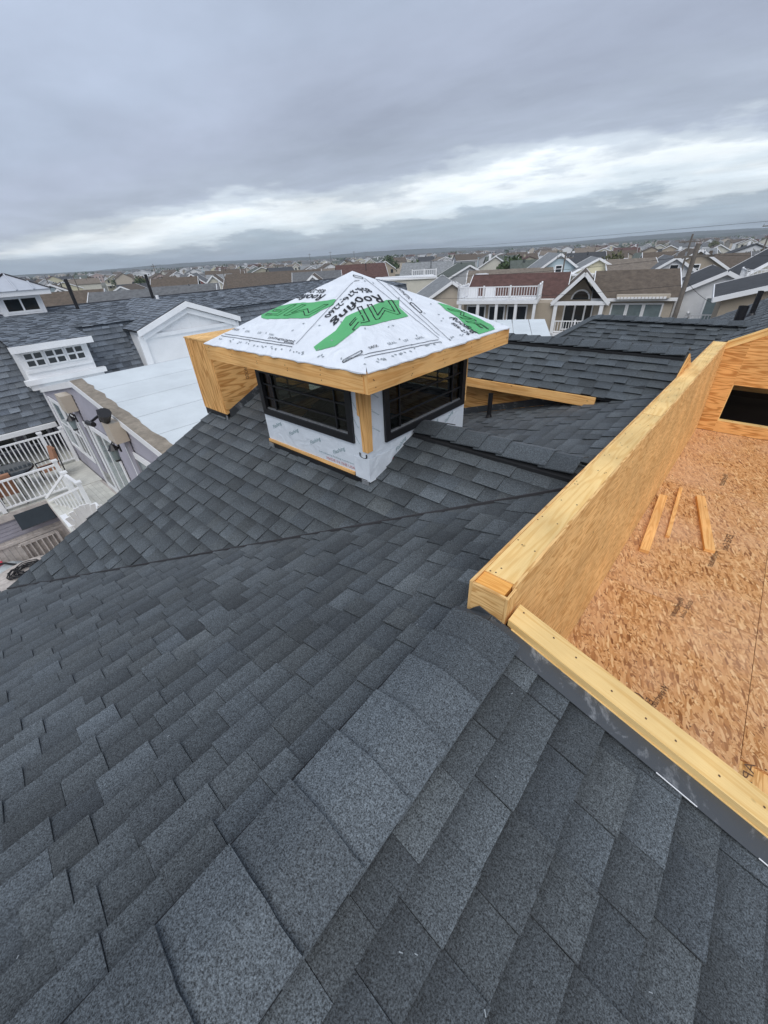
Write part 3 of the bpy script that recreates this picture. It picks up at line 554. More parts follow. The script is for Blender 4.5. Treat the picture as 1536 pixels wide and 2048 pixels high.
# inside of the cupola: plywood-brown lining seen through the glass
MB().b2(CX0 + 0.04, CX1 - 0.04, CY0 + 0.1, CY1 - 0.04, ZB, ZB + 0.01).build('inner_floor', MT['lumber_o'], cup)
def cup_window(O, U, Nn, w_, h_, fr=0.06):
    """black prairie window; O lower-left corner on the wall plane, U to the right, Nn outwards"""
    O, U, Nn = Vector(O), Vector(U), Vector(Nn); Z = Vector((0, 0, 1)); R = Matrix((U, -Nn, Z)).transposed()
    mb = MB()
    def bx(u0, u1, z0, z1, d0, d1): mb.box(O + U * (u0 + u1) / 2 + Z * (z0 + z1) / 2 + Nn * (d0 + d1) / 2, (u1 - u0, d1 - d0, z1 - z0), R=R)
    bx(-0.02, w_ + 0.02, -0.02, fr - 0.02, -0.03, 0.022); bx(-0.02, w_ + 0.02, h_ - fr + 0.03, h_ + 0.02, -0.03, 0.022); bx(-0.02, fr - 0.02, fr - 0.02, h_ - fr + 0.03, -0.03, 0.022); bx(w_ - fr + 0.02, w_ + 0.02, fr - 0.02, h_ - fr + 0.03, -0.03, 0.022)
    f = mb.build('window_frame', MT['black'], cup)
    g = MB(); i = fr - 0.02; g.face([O + U * i + Z * i - Nn * 0.012, O + U * (w_ - i) + Z * i - Nn * 0.012, O + U * (w_ - i) + Z * (h_ - i) - Nn * 0.012, O + U * i + Z * (h_ - i) - Nn * 0.012]); g.build('pane', MT['glass'], f)
    for z in (0.36, 0.67):
        mb = MB(); bx(i, w_ - i, h_ * z - 0.007, h_ * z + 0.007, -0.010, 0.002); mb.build('muntin', MT['black'], f)
    for u in (0.19, w_ - 0.19):
        mb = MB(); bx(u - 0.007, u + 0.007, i, h_ - i, -0.010, 0.003); mb.build('muntin', MT['black'], f)
    mb = MB(); bx(i, w_ - i, i, i + 0.012, -0.012, 0.004); mb.build('glazing_bead', MT['galv'], f)
cup_window((WXL, CY0, WZ0), (1, 0, 0), (0, -1, 0), WXR - WXL, WZ1 - WZ0)
cup_window((CX1, WYL, VZ0), (0, 1, 0), (1, 0, 0), WYR - WYL, VZ1 - VZ0)
cup_window((CX0, CY1 - 0.15, WZ0), (0, -1, 0), (-1, 0, 0), CY1 - CY0 - 0.3, WZ1 - WZ0); cup_window((CX1 - 0.15, CY1, WZ0), (-1, 0, 0), (0, 1, 0), CX1 - CX0 - 0.3, WZ1 - WZ0)
# fascia, soffit and wrapped hip roof
FX0, FX1, FY0, FY1, FZ0, FZ1 = -3.90, -1.78, 1.80, 3.72, -0.757, -0.618
AX, AY, AZ = -2.83, 2.77, -0.105
MB().b2(FX0, FX1 - 0.04, FY0, FY0 + 0.038, FZ0, FZ1).build('fascia_board', MT['lumber_o'], cup); MB().b2(FX1 - 0.038, FX1, FY0 + 0.004, FY1, FZ0, FZ1 - 0.002).build('fascia_board', MT['lumber_o'], cup)
MB().b2(FX0, FX0 + 0.038, FY0 + 0.039, FY1, FZ0, FZ1 - 0.002).build('fascia_board', MT['lumber_o'], cup); MB().b2(FX0 + 0.04, FX1 - 0.04, FY1 - 0.038, FY1, FZ0, FZ1 - 0.002).build('fascia_board', MT['lumber_o'], cup)
MB().b2(FX0 + 0.05, FX1 - 0.05, FY0 + 0.05, FY1 - 0.05, FZ0 + 0.02, FZ0 + 0.035).build('soffit', MT['ply'], cup)
EZ = FZ1 + 0.004
def wrk(x, y): return 0.0022 * math.sin(x * 31 + 4 * math.sin(y * 9)) * math.sin(y * 23 + 3 * math.sin(x * 7)) + 0.0007 * math.sin(x * 71 + y * 47)
def pyr(x, y):
    m = max((x - AX) / (FX1 - AX), (AX - x) / (AX - FX0), (y - AY) / (FY1 - AY), (AY - y) / (AY - FY0)); return AZ + (EZ - AZ) * m + wrk(x, y) * min(1, (1 - m) * 12)
mb = MB(); nseg = 34
for side in range(4):
    c = [(FX0, FY0), (FX1, FY0), (FX1, FY1), (FX0, FY1)]; a, b = c[side], c[(side + 1) % 4]; rows = 22
    rr = random.Random(31 + side); edge = [rr.uniform(-0.006, 0.010) for _ in range(nseg + 1)]; edge[0] = edge[-1] = 0.0
    def gp(i, j):
        f = j / rows; u = i / nseg; x = a[0] + (b[0] - a[0]) * u; y = a[1] + (b[1] - a[1]) * u
        x, y = AX + (x - AX) * f, AY + (y - AY) * f; z = pyr(x, y)
        ox, oy = (0, -1) if side == 0 else (1, 0) if side == 1 else (0, 1) if side == 2 else (-1, 0)
        if j == rows: x += ox * (0.006 + edge[i]); y += oy * (0.006 + edge[i]); z -= 0.002
        return (x, y, z)
    for j in range(rows):
        for i in range(nseg):
            q = [gp(i, j), gp(i + 1, j), gp(i + 1, j + 1), gp(i, j + 1)]
            if j == 0: q = [gp(0, 0), gp(i + 1, 1), gp(i, 1)]
            mb.face(q)
    for i in range(nseg):       # ragged turned-down hem
        p, q = Vector(gp(i, rows)), Vector(gp(i + 1, rows)); mb.face([p, q, q - Vector((0, 0, 0.006 + 0.5 * abs(edge[i + 1]))), p - Vector((0, 0, 0.006 + 0.5 * abs(edge[i])))])
wrap_roof = mb.build('roof_wrap', MT['wrap'], cup)
EPS = 0.006
def drape(O, U, V_):
    O, U, V_ = Vector((*O, 0)), Vector((*U, 0)), Vector((*V_, 0))
    def f(u, v):
        p = O + U * u + V_ * v; return Vector((p.x, p.y, pyr(p.x, p.y) + EPS))
    return f
def drape_poly(name, pts, mat_, lift=0.0, n=10):
    bm = bmesh.new(); vs_ = [bm.verts.new((x, y, 0)) for x, y in pts]; bm.faces.new(vs_); bmesh.ops.triangulate(bm, faces=bm.faces[:])
    for _ in range(3):
        ed = [e for e in bm.edges if e.calc_length() > 0.05]; bmesh.ops.subdivide_edges(bm, edges=ed, cuts=1); bmesh.ops.triangulate(bm, faces=bm.faces[:])
    for v in bm.verts: v.co.z = pyr(v.co.x, v.co.y) + 0.0045 + lift
    me = bpy.data.meshes.new(name); bm.to_mesh(me); bm.free(); me.materials.append(mat_); o = bpy.data.objects.new(name, me); C.objects.link(o); adopt(o, wrap_roof); return o
def drape_line(name, p, q, w_=0.006, mat_=None, seg=14):
    mb = MB(); p, q = Vector((*p, 0)), Vector((*q, 0)); d = (q - p); nrm = Vector((-d.y, d.x, 0)).normalized() * w_ / 2
    for i in range(seg):
        a, b = p + d * (i / seg), p + d * ((i + 1) / seg); mb.face([Vector((v.x, v.y, pyr(v.x, v.y) + EPS - 0.0005)) for v in (a - nrm, b - nrm, b + nrm, a + nrm)])
    return mb.build(name, mat_ or MT['ink'], wrap_roof)
drape_poly('green_print', [(-2.44, 1.93), (-2.38, 1.90), (-2.24, 1.96), (-2.19, 2.11), (-2.16, 2.24), (-2.17, 2.46), (-2.17, 2.71), (-2.29, 2.74), (-2.37, 2.84), (-2.40, 2.71), (-2.37, 2.57), (-2.33, 2.31), (-2.40, 2.24), (-2.37, 2.10)], MT['green'])
drape_poly('green_print', [(-3.52, 2.24), (-3.42, 2.16), (-3.31, 2.15), (-3.02, 2.18), (-2.79, 2.20), (-2.74, 2.28), (-2.66, 2.36), (-2.69, 2.42), (-2.89, 2.38), (-3.12, 2.36), (-3.35, 2.31)], MT['green'])
drape_poly('green_print', [(-2.26, 3.24), (-2.20, 3.32), (-2.03, 3.44), (-1.86, 3.51), (-1.80, 3.48), (-1.80, 3.20), (-1.89, 3.18), (-2.03, 3.23), (-2.15, 3.21)], MT['green'])
print_outline('print_letters', 'MF', drape((-2.385, 2.76), (0.02, -0.64), (0.17, 0.0)), MT['ink'], wrap_roof, w_=0.011, shear=0.3)
print_outline('print_letters', 'MF', drape((-2.72, 2.36), (-0.68, -0.04), (0.0, -0.13)), MT['ink'], wrap_roof, w_=0.011, shear=0.3)
print_outline('print_letters', 'MF', drape((-2.16, 3.25), (0.32, 0.02), (0.02, 0.13)), MT['ink'], wrap_roof, w_=0.011, shear=0.3)
print_text('print_letters', 'Roofing', drape((-2.47, 2.70), (-0.03, -0.56), (0.10, 0.0)), MT['ink'], wrap_roof, bold=True, shear=0.35)
print_text('print_letters', '856-276-2260', drape((-2.575, 2.68), (-0.06, -0.46), (0.065, 0.0)), MT['ink'], wrap_roof, bold=True)
print_text('print_letters', 'Roofing', drape((-2.86, 2.47), (-0.42, -0.01), (0.0, -0.07)), MT['ink'], wrap_roof, bold=True, shear=0.35)
print_text('print_letters', '856-276-2260', drape((-2.92, 2.53), (-0.36, 0.0), (0.0, -0.045)), MT['ink'], wrap_roof, bold=True)
print_text('print_letters', 'Roofing', drape((-2.06, 3.13), (0.25, 0.03), (0.0, 0.07)), MT['ink'], wrap_roof, bold=True, shear=0.35)
print_text('print_letters', '856-276', drape((-1.99, 3.05), (0.17, 0.01), (0.0, 0.05)), MT['ink'], wrap_roof, bold=True)
for p, q in (((-2.71, 2.79), (-1.875, 2.72)), ((-2.69, 2.71), (-2.65, 1.93)), ((-2.60, 2.96), (-1.82, 2.80)), ((-1.92, 1.92), (-1.865, 2.70)), ((-1.895, 1.90), (-1.84, 2.69)), ((-3.72, 1.93), (-2.67, 1.925)), ((-3.74, 1.905), (-2.66, 1.90)), ((-1.925, 1.925), (-2.03, 1.87)), ((-2.68, 2.90), (-1.90, 2.76))): drape_line('print_line', p, q, 0.0048, MT['ink_l'])
def lozenge(p, q, r_=0.02):
    mb = MB(); p, q = Vector((*p, 0)), Vector((*q, 0)); d = (q - p).normalized(); nn = Vector((-d.y, d.x, 0)); pts = []
    for i in range(9): a = math.pi * (i / 8 + 0.5); pts.append((p, a))
    for i in range(9): a = math.pi * (i / 8 - 0.5); pts.append((q, a))
    ring = lambda rad: [c + (d * math.cos(a) + nn * math.sin(a)) * rad for c, a in pts]
    A, Bq = ring(r_), ring(r_ * 0.62); lf = lambda v: Vector((v.x, v.y, pyr(v.x, v.y) + EPS))
    for i in range(len(A)): j = (i + 1) % len(A); mb.face([lf(A[i]), lf(A[j]), lf(Bq[j]), lf(Bq[i])])
    mb.build('print_lozenge', MT['ink'], wrap_roof)
lozenge((-2.035, 1.855), (-1.965, 1.935), 0.018); lozenge((-2.30, 2.925), (-2.20, 2.90), 0.022); lozenge((-2.745, 2.715), (-2.72, 2.76), 0.02)
for body, O, U, V_ in (('SG30', (-2.69, 1.96), (-0.12, 0), (0, -0.03)), ('DECK', (-3.66, 1.985), (0.10, 0), (0, 0.022)), ('SEAL', (-3.45, 1.98), (0.08, 0), (0, 0.02)), ('UV', (-3.25, 1.98), (0.05, 0), (0, 0.025)), ('NAIL', (-3.08, 1.98), (0.07, 0), (0, 0.02)),
                       ('DECK', (-1.95, 2.02), (0.0, 0.09), (-0.02, 0)), ('SEAL', (-1.94, 2.2), (0.0, 0.09), (-0.02, 0)), ('UV', (-1.93, 2.37), (0.0, 0.05), (-0.024, 0)), ('NAIL', (-1.92, 2.5), (0.0, 0.09), (-0.02, 0)), ('SYNTHETIC', (-2.56, 3.0), (0.2, -0.04), (0.01, 0.035)), ('SYNTHETIC', (-3.05, 1.945), (0.24, 0.0), (0.0, 0.02))):
    print_text('print_letters', body, drape(O, U, V_), MT['ink'] if body in ('SYNTHETIC', 'SG30', 'DECK') else MT['ink_g'], wrap_roof, bold=True)
dots = MB(); rr = random.Random(4)      # cap nails and staples, too small to pick apart
for i in range(150):
    x, y = rr.uniform(FX0 + 0.05, FX1 - 0.05), rr.uniform(FY0 + 0.05, FY1 - 0.05)
    if i < 70: (x, y) = (x, FY0 + 0.05 + rr.uniform(0, 0.02)) if i % 2 else (FX1 - 0.05 - rr.uniform(0, 0.02), y)
    a = rr.random() * 3; d = Vector((math.cos(a), math.sin(a), 0)) * 0.009; n2 = Vector((-d.y, d.x, 0)) * 0.5; p = Vector((x, y, 0))
    dots.face([Vector((v.x, v.y, pyr(v.x, v.y) + EPS)) for v in (p - d - n2, p + d - n2, p + d + n2, p - d + n2)])
dots.build('cap_nails', MT['ink_g'], wrap_roof, kind='stuff')
# print on the wall membrane
for i, x in enumerate((-3.43, -3.16, -2.84, -2.52)):
    print_text('print_letters', 'Flashing', flat_fn((x, CY0 - 0.002, -1.44 - 0.012 * i), (0.16, 0, 0.085), (-0.016, 0, 0.032)), MT['ink_t'], cup, shear=0.2)
for y in (2.42, 2.66, 2.92, 3.18): print_text('print_letters', 'Flashing', flat_fn((CX1 + 0.002, y, -1.47 + 0.03 * abs(y - 2.42)), (0, 0.14, 0.08), (0, -0.016, 0.032)), MT['ink_t'], cup, shear=0.2)
for i in range(3): print_text('print_letters', 'Contour', flat_fn((CX1 - 0.15, CY0 - 0.002, -0.93 - 0.14 * i), (0.065, 0, -0.085), (0.012, 0, 0.008)), MT['ink_t'], cup); print_text('print_letters', 'Contour', flat_fn((CX1 + 0.002, 2.12, -0.87 - 0.14 * i), (0, 0.10, -0.07), (0, 0.008, 0.011)), MT['ink_t'], cup)
print_text('print_letters', 'MADE IN THE USA', flat_fn((-2.62, CY0 - 0.011, -1.545), (0.37, 0, 0), (0, 0, 0.026)), MT['ink_r'], cup); print_text('print_letters', 'MADE IN THE USA', flat_fn((CX1 + 0.017, 2.10, -1.575), (0, 0.26, 0.07), (0, -0.004, 0.026)), MT['ink_r'], cup)
print_text('print_letters', 'Self-adhering flashing membrane', flat_fn((-2.72, CY0 - 0.011, -1.50), (0.46, 0, 0.0), (0, 0, 0.016)), MT['ink_t'], cup); print_text('print_letters', 'U', flat_fn((CX1 - 0.09, CY0 - 0.011, -1.405), (0.09, 0, 0), (0, 0, 0.045)), MT['ink'], cup)

# ------------------------------------------------------------------ plywood chase left of the cupola
ch = thing('plywood_chase', 'tall bare plywood box standing on the roof just left of the cupola', 'chimney chase', (-4.84, 2.78, -1.6))
BX0, BX1, BY0, BY1, BZ = -5.115, -4.56, 2.14, 3.43, -0.715
def zC(y): return Z2 - PC * abs(y - Y2)
MB().b2(BX0, BX1 - 0.016, BY0, BY0 + 0.015, zC(BY0) + 0.07, BZ).build('plywood_panel', MT['ply'], ch)
MB().prism([(BX1, BY0 + 0.006, zC(BY0) + 0.07), (BX1, BY0 + 0.006, BZ), (BX1, BY1, BZ), (BX1, BY1, zC(BY1)), (BX1, Y2, zC(Y2) + 0.02)], (-0.015, 0, 0), grain=(0, 1, 0)).build('plywood_panel', MT['ply'], ch)
MB().b2(BX0, BX0 + 0.015, BY0 + 0.016, BY1 - 0.016, zC(BY0), BZ).build('plywood_panel', MT['ply'], ch); MB().b2(BX0, BX1 - 0.016, BY1 - 0.015, BY1, zC(BY0), BZ).build('plywood_panel', MT['ply'], ch)
MB().b2(BX0 - 0.005, BX1 + 0.004, BY0 - 0.005, BY1 + 0.005, BZ + 0.001, BZ + 0.016).build('plywood_lid', MT['ply2'], ch)
MB().b2(BX0 + 0.01, BX1 - 0.005, BY0 + 0.003, BY0 + 0.013, zC(BY0) - 0.02, zC(BY0) + 0.069).build('base_flashing', MT['black'], ch)
MB().prism([(BX1 + 0.003, BY0 + 0.04, zC(BY0 + 0.04) + 0.006), (BX1 + 0.003, Y2, zC(Y2) + 0.006), (BX1 + 0.003, Y2, zC(Y2) + 0.10), (BX1 + 0.003, BY0 + 0.04, zC(BY0 + 0.04) + 0.10)], (0.004, 0, 0)).build('step_flashing', MT['black_metal'], ch)
MB().b2(BX1 - 0.03, BX1 + 0.004, BY0 - 0.004, BY0 + 0.002, zC(BY0) - 0.02, zC(BY0) + 0.055).build('metal_bracket', MT['galv'], ch)
print_text('stamp', 'PLYWOOD', flat_fn((BX1 + 0.002, 2.50, -0.98), (0, 0, -0.22), (0, 0.045, 0)), MT['stamp'], ch)

# ------------------------------------------------------------------ sunken deck: OSB floor, parapet, end wall, kerb
ZF = -2.74
floor = MB().b2(-0.33, 3.7, 1.25, 8.3, ZF - 0.25, ZF - 0.02).build('deck_floor', MT['ply2']); tag(floor, kind='structure')
x = -0.395; col = 0
while x < 3.6:
    y = [3.51 - 2.44, 3.51 - 1.22, 3.51 - 2.44][col % 3]
    x1 = [0.79, 2.01, 3.23, 3.7][col]
    while y < 8.25:
        y1 = min(y + 2.44, 8.262)
        mb = MB(); z = ZF - 0.018; off = (rnd.random() * 9, rnd.random() * 9)
        mb.b2(x + 0.0018, x1 - 0.0018, max(y, 1.2) + 0.0035, y1 - 0.0035, ZF - 0.018, ZF + rnd.uniform(-0.001, 0.001)); mb.build('osb_panel', MT['osb'], floor); y = y1
    x = x1; col += 1
for O, U, V_, body in (((0.36, 2.55), (-0.06, -0.32), (-0.045, 0.01), 'Weyerhaeuser'), ((0.30, 2.36), (-0.02, -0.14), (-0.05, 0.01), 'EDGE'), ((0.25, 2.36), (-0.03, -0.22), (-0.09, 0.01), 'Gold'), ((0.28, 3.62), (-0.03, -0.30), (-0.05, 0.0), 'Weyerhaeuser'), ((0.34, 3.62), (-0.03, -0.26), (-0.03, 0.0), 'EDGE Gold'), ((0.50, 5.0), (-0.02, -0.34), (-0.06, 0.0), 'EDGE Gold'), ((0.30, 6.6), (-0.02, -0.4), (-0.07, 0.0), 'Weyerhaeuser'), ((0.86, 2.30), (-0.01, -0.20), (-0.05, 0), 'APA'), ((0.42, 4.6), (-0.02, -0.34), (-0.06, 0.0), 'Weyerhaeuser')):
    print_text('stamp', body, flat_fn((*O, ZF + 0.0025), (*U, 0), (*V_, 0)), MT['stamp'], floor)
par = thing('parapet_wall', 'long plywood parapet wall with pale lumber cap beside the sunken deck', 'wall', (-0.48, 4.7, ZF))
PN = dict(y=1.165, l=-0.605, r=-0.431, z=-1.222); PF = dict(y=8.25, l=-0.543, r=-0.368, z=-1.36)
def pl(f, k): return PN[k] + (PF[k] - PN[k]) * f
def seg_wall(name, f0, f1, x_off0, x_off1, side, ztop, zbot0, zbot1, mat_):
    """sheet between two stations along the parapet"""
    P = []
    for f, zb in ((f0, zbot0), (f1, zbot1)): P.append((pl(f, 'y'), pl(f, side), pl(f, 'z') + ztop, zb))
    mb = MB(); th = 0.014 if side == 'r' else -0.014; lean = 0.055 if side == 'r' else 0.0
    poly = [(P[0][1], P[0][0], P[0][2]), (P[1][1], P[1][0], P[1][2]), (P[1][1] + lean, P[1][0], P[1][3]), (P[0][1] + lean, P[0][0], P[0][3])]
    mb.prism(poly, (-th, 0, 0), grain=(0, 1, 0)); return mb.build(name, mat_, par)
for f0, f1 in ((0.012, 0.345), (0.346, 0.69), (0.691, 1.0)): seg_wall('plywood_panel', f0 + 0.0006, f1, 0, 0, 'r', 0, ZF + 0.003, ZF + 0.003, MT['ply2'])
for f0, f1 in ((0.0, 0.345), (0.346, 0.69), (0.691, 1.0)): seg_wall('plywood_panel', f0 + 0.0006, f1, 0, 0, 'l', 0, zA(-0.6) - 0.03, zA(-0.55) - 0.03, MT['ply2'])
for f0, f1 in ((0.0155, 0.40), (0.401, 0.80), (0.801, 1.0)):       # 2x6 cap lengths between the plywood edges
    A = [(pl(f0, 'l') + 0.0155, pl(f0, 'y'), pl(f0, 'z') - 0.003), (pl(f0, 'r') - 0.0155, pl(f0, 'y'), pl(f0, 'z') - 0.003), (pl(f1, 'r') - 0.0155, pl(f1, 'y') - 0.003, pl(f1, 'z') - 0.003), (pl(f1, 'l') + 0.0155, pl(f1, 'y') - 0.003, pl(f1, 'z') - 0.003)]
    MB().prism(A, (0, 0, -0.037), grain=(0, 1, 0)).build('cap_board', MT['lumber'], par)
MB().b2(-0.588, -0.448, 1.181, 1.272, -1.42, -1.232).build('corner_post', MT['endgrain'], par)
MB().prism([(-0.589, 1.165, -1.405), (-0.589, 1.165, -1.224), (-0.4325, 1.165, -1.224), (-0.4325, 1.165, -1.385), (-0.545, 1.165, -1.352), (-0.565, 1.165, -1.405)], (0, 0.015, 0), grain=(1, 0, 0)).build('end_panel', MT['ply2'], par)
MB().b2(-0.4315, -0.4205, 1.1655, 1.25, -1.39, -1.224).build('end_panel', MT['ply2'], par)
MB().b2(-0.57, -0.46, 1.29, 8.2, ZF, -1.43).build('stud_core', MT['lumber_o'], par)
# near wall of the deck below the kerb, and the kerb itself along the roof slope
kb = thing('deck_kerb', 'pale lumber kerb running down the roof slope along the near edge of the OSB deck', 'kerb', (1.0, 1.2, ZF))
KX0, KX1 = -0.405, 3.6
def kz(x, d): return zR(x) + d
def kseg(name, x0, x1, y0, y1, d0, d1, mat_): return MB().prism([(x0, y0, kz(x0, d0)), (x1, y0, kz(x1, d0)), (x1, y1, kz(x1, d0)), (x0, y1, kz(x0, d0))], (0, 0, d1 - d0), grain=(1, 0, -PB_)).build(name, mat_, kb)
kseg('plate', KX0, 1.6, 1.168, 1.282, 0.036, 0.071, MT['lumber']); kseg('plate', 1.603, KX1, 1.168, 1.282, 0.036, 0.071, MT['lumber'])
kseg('lower_plate', KX0 + 0.02, KX1, 1.164, 1.276, 0.0, 0.034, MT['lumber'])
MB().prism([(KX0 + 0.06, 1.287, kz(KX0, 0.03)), (KX1, 1.287, kz(KX1, 0.03)), (KX1, 1.287, ZF + 0.002), (KX0 + 0.06, 1.287, ZF + 0.002)], (0, -0.012, 0)).build('plywood_panel', MT['ply2'], kb)
# far end wall with a window hole and sloping rake boards
ew = thing('deck_end_wall', 'plywood end wall of the deck with an unfinished dark window hole', 'wall', (1.0, 8.27, ZF))
y0 = 8.262; HX0, HX1, HZ0, HZ1 = -0.09, 0.95, -2.555, -1.972
def rk(x): return -1.35 + 0.53 * (x + 0.366)
mb = MB(); mb.prism([(-0.41, y0, ZF + 0.004), (HX0, y0, ZF + 0.004), (HX0, y0, HZ1), (HX0, y0, rk(HX0) - 0.11), (-0.41, y0, rk(-0.41) - 0.11)], (0, 0.015, 0), grain=(1, 0, 0)); mb.build('plywood_panel', MT['ply'], ew)
mb = MB(); mb.b2(HX0, HX1, y0, y0 + 0.015, ZF + 0.004, HZ0); mb.build('plywood_panel', MT['ply'], ew)
mb = MB(); mb.prism([(HX0, y0, HZ1), (HX1, y0, HZ1), (HX1, y0, rk(HX1) - 0.11), (HX0, y0, rk(HX0) - 0.11)], (0, 0.015, 0), grain=(1, 0, 0)); mb.build('plywood_panel', MT['ply'], ew)
mb = MB(); mb.prism([(HX1, y0, ZF + 0.004), (3.6, y0, ZF + 0.004), (3.6, y0, rk(3.6) - 0.11), (HX1, y0, rk(HX1) - 0.11)], (0, 0.015, 0), grain=(1, 0, 0)); mb.build('plywood_panel', MT['ply'], ew)
MB().prism([(-0.366, y0 - 0.02, rk(-0.366) - 0.115), (3.6, y0 - 0.02, rk(3.6) - 0.115), (3.6, y0 - 0.02, rk(3.6) - 0.03), (-0.366, y0 - 0.02, rk(-0.366) - 0.03)], (0, 0.018, 0), grain=(1, 0, 0.53)).build('rake_board', MT['lumber'], ew)
MB().prism([(-0.37, y0 - 0.035, rk(-0.37) - 0.028), (3.6, y0 - 0.035, rk(3.6) - 0.028), (3.6, y0 + 0.02, rk(3.6) - 0.028), (-0.37, y0 + 0.02, rk(-0.37) - 0.028)], (0, 0, 0.03), grain=(1, 0, 0.53)).build('rake_cap', MT['lumber'], ew)
fr = MB(); fr.b2(HX0 - 0.001, HX0 + 0.012, y0 + 0.002, y0 + 0.12, HZ0, HZ1); fr.build('opening_jamb', MT['lumber'], ew)
MB().b2(HX0, HX1, y0 + 0.002, y0 + 0.12, HZ0 - 0.03, HZ0 + 0.002).build('opening_sill', MT['lumber'], ew)
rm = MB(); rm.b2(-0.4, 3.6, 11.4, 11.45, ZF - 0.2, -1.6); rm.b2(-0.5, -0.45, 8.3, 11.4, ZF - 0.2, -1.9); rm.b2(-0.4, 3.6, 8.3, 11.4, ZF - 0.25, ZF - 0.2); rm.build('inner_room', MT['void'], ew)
MB().b2(-0.3, 2.5, 10.6, 10.7, -2.62, -2.4).build('inner_joist', MT['lumber_o'], ew)
def nails(parent, pts, nrm, r_=0.0045):
    mb = MB()
    for p in pts:
        p = Vector(p); n = Vector(nrm).normalized(); u = n.orthogonal().normalized(); v = n.cross(u); mb.face([p + n * 0.0012 + (u * math.cos(a * 1.0472) + v * math.sin(a * 1.0472)) * r_ for a in range(6)])
    mb.build('nail_heads', MT['stamp'], parent, kind='stuff')
r6 = random.Random(8)
nails(par, [(pl(f, 'l') + r6.choice((0.035, 0.07, 0.13)) + r6.uniform(-0.012, 0.012), pl(f, 'y'), pl(f, 'z') - 0.003) for f in [0.02 + 0.97 * (i // 3) / 26 + r6.uniform(-0.004, 0.004) for i in range(78)]], (0, 0, 1))
nails(kb, [(x_, 1.168 + r6.uniform(0.02, 0.1), kz(x_, 0.0712)) for x_ in [-0.38 + 0.13 * i + r6.uniform(-0.03, 0.03) for i in range(30)]], (PB_, 0, 1))
nails(cup, [(x_, FY0, r6.uniform(FZ0 + 0.02, FZ1 - 0.02)) for x_ in [FX0 + 0.06 + 0.4 * (i // 3) + r6.uniform(-0.015, 0.015) for i in range(16)]], (0, -1, 0)); nails(cup, [(FX1, y_, r6.uniform(FZ0 + 0.02, FZ1 - 0.02)) for y_ in [FY0 + 0.06 + 0.4 * (i // 3) + r6.uniform(-0.015, 0.015) for i in range(15)]], (1, 0, 0))
nails(floor, [(x_, y_, ZF + 0.0015) for x_, y_ in [(-0.3 + 0.4 * (i % 10) + r6.uniform(-0.02, 0.02), 1.4 + 0.3 * (i // 10) + r6.uniform(-0.05, 0.05)) for i in range(220)]], (0, 0, 1), 0.006)
# three offcuts of lumber on the OSB
def offcut(p, q, w_, h_, label, zb=0.0015, mat_='lumber_o'):
    p, q = Vector((*p, ZF + zb + h_ / 2)), Vector((*q, ZF + zb + h_ / 2)); mb = MB(); mb.bar(p, q, w_, h_); o = mb.build('lumber_offcut', MT[mat_]); tag(o, label, 'lumber', 'lumber offcuts lying on the deck'); return o
k = 2.72
offcut((-0.062 * k, 1.51 * k), (-0.095 * k, 2.0 * k), 0.089, 0.038, 'leftmost wide lumber offcut on the OSB, nearest the parapet')
offcut((-0.014 * k, 1.67 * k), (-0.047 * k, 2.13 * k), 0.038, 0.030, 'narrow lumber stick lying between the two wide offcuts')
offcut((0.125 * k, 1.66 * k), (0.035 * k, 2.09 * k), 0.089, 0.038, 'rightmost wide lumber offcut on the OSB, angled the other way')

UDZ = -5.75
# ------------------------------------------------------------------ neighbour on the left: gambrel roof, dormers, small cupola
n1 = thing('gambrel_house', 'neighbouring house with blue-grey gambrel roof, white dormers and a small roof cupola', 'house', (-22, 6, GZ))
NR, NZ = -24.0, -1.26; NB, NBZ = -19.4, -1.73; NE, NEZ = -18.6, -4.59; NY0, NY1 = -9.0, 24.0
pu = (NZ - NBZ) / (NB - NR)
def zu(x): return NZ - pu * (x - NR)
slab('roof_slope', [(NR, NY0, NZ), (NR, NY1, NZ), (NB, NY1, NBZ), (NB, NY0, NBZ)], 0.1, MT['deckboard'], n1)
slab('roof_slope', [(NR, NY0, NZ), (NR, NY1, NZ), (2 * NR - NB, NY1, NBZ), (2 * NR - NB, NY0, NBZ)], 0.1, MT['deckboard'], n1)
slab('roof_slope', [(NB, NY0, NBZ), (NB, NY1, NBZ), (NE, NY1, NEZ), (NE, NY0, NEZ)], 0.1, MT['deckboard'], n1)
slab('roof_slope', [(2 * NR - NB, NY0, NBZ), (2 * NR - NB, NY1, NBZ), (2 * NR - NE, NY1, NEZ), (2 * NR - NE, NY0, NEZ)], 0.1, MT['deckboard'], n1)
nsh = []
nsh += shingles((NB + 0.12, 0, zu(NB + 0.12)), (0, 1, 0), unit(-1, 0, pu), -3.5, NY1, 0, (NB + 0.12 - NR) * math.hypot(1, pu), seed=41, wid=(0.2, 0.42), e=0.17, hi=0.02, lo=0.006)
nsh += shingles((NE, 0, NEZ), (0, 1, 0), unit(NB - NE, 0, NBZ - NEZ), -3.5, NY1, 0, math.hypot(NB - NE, NBZ - NEZ), seed=42, wid=(0.22, 0.4), e=0.19, hi=0.03, lo=0.008)
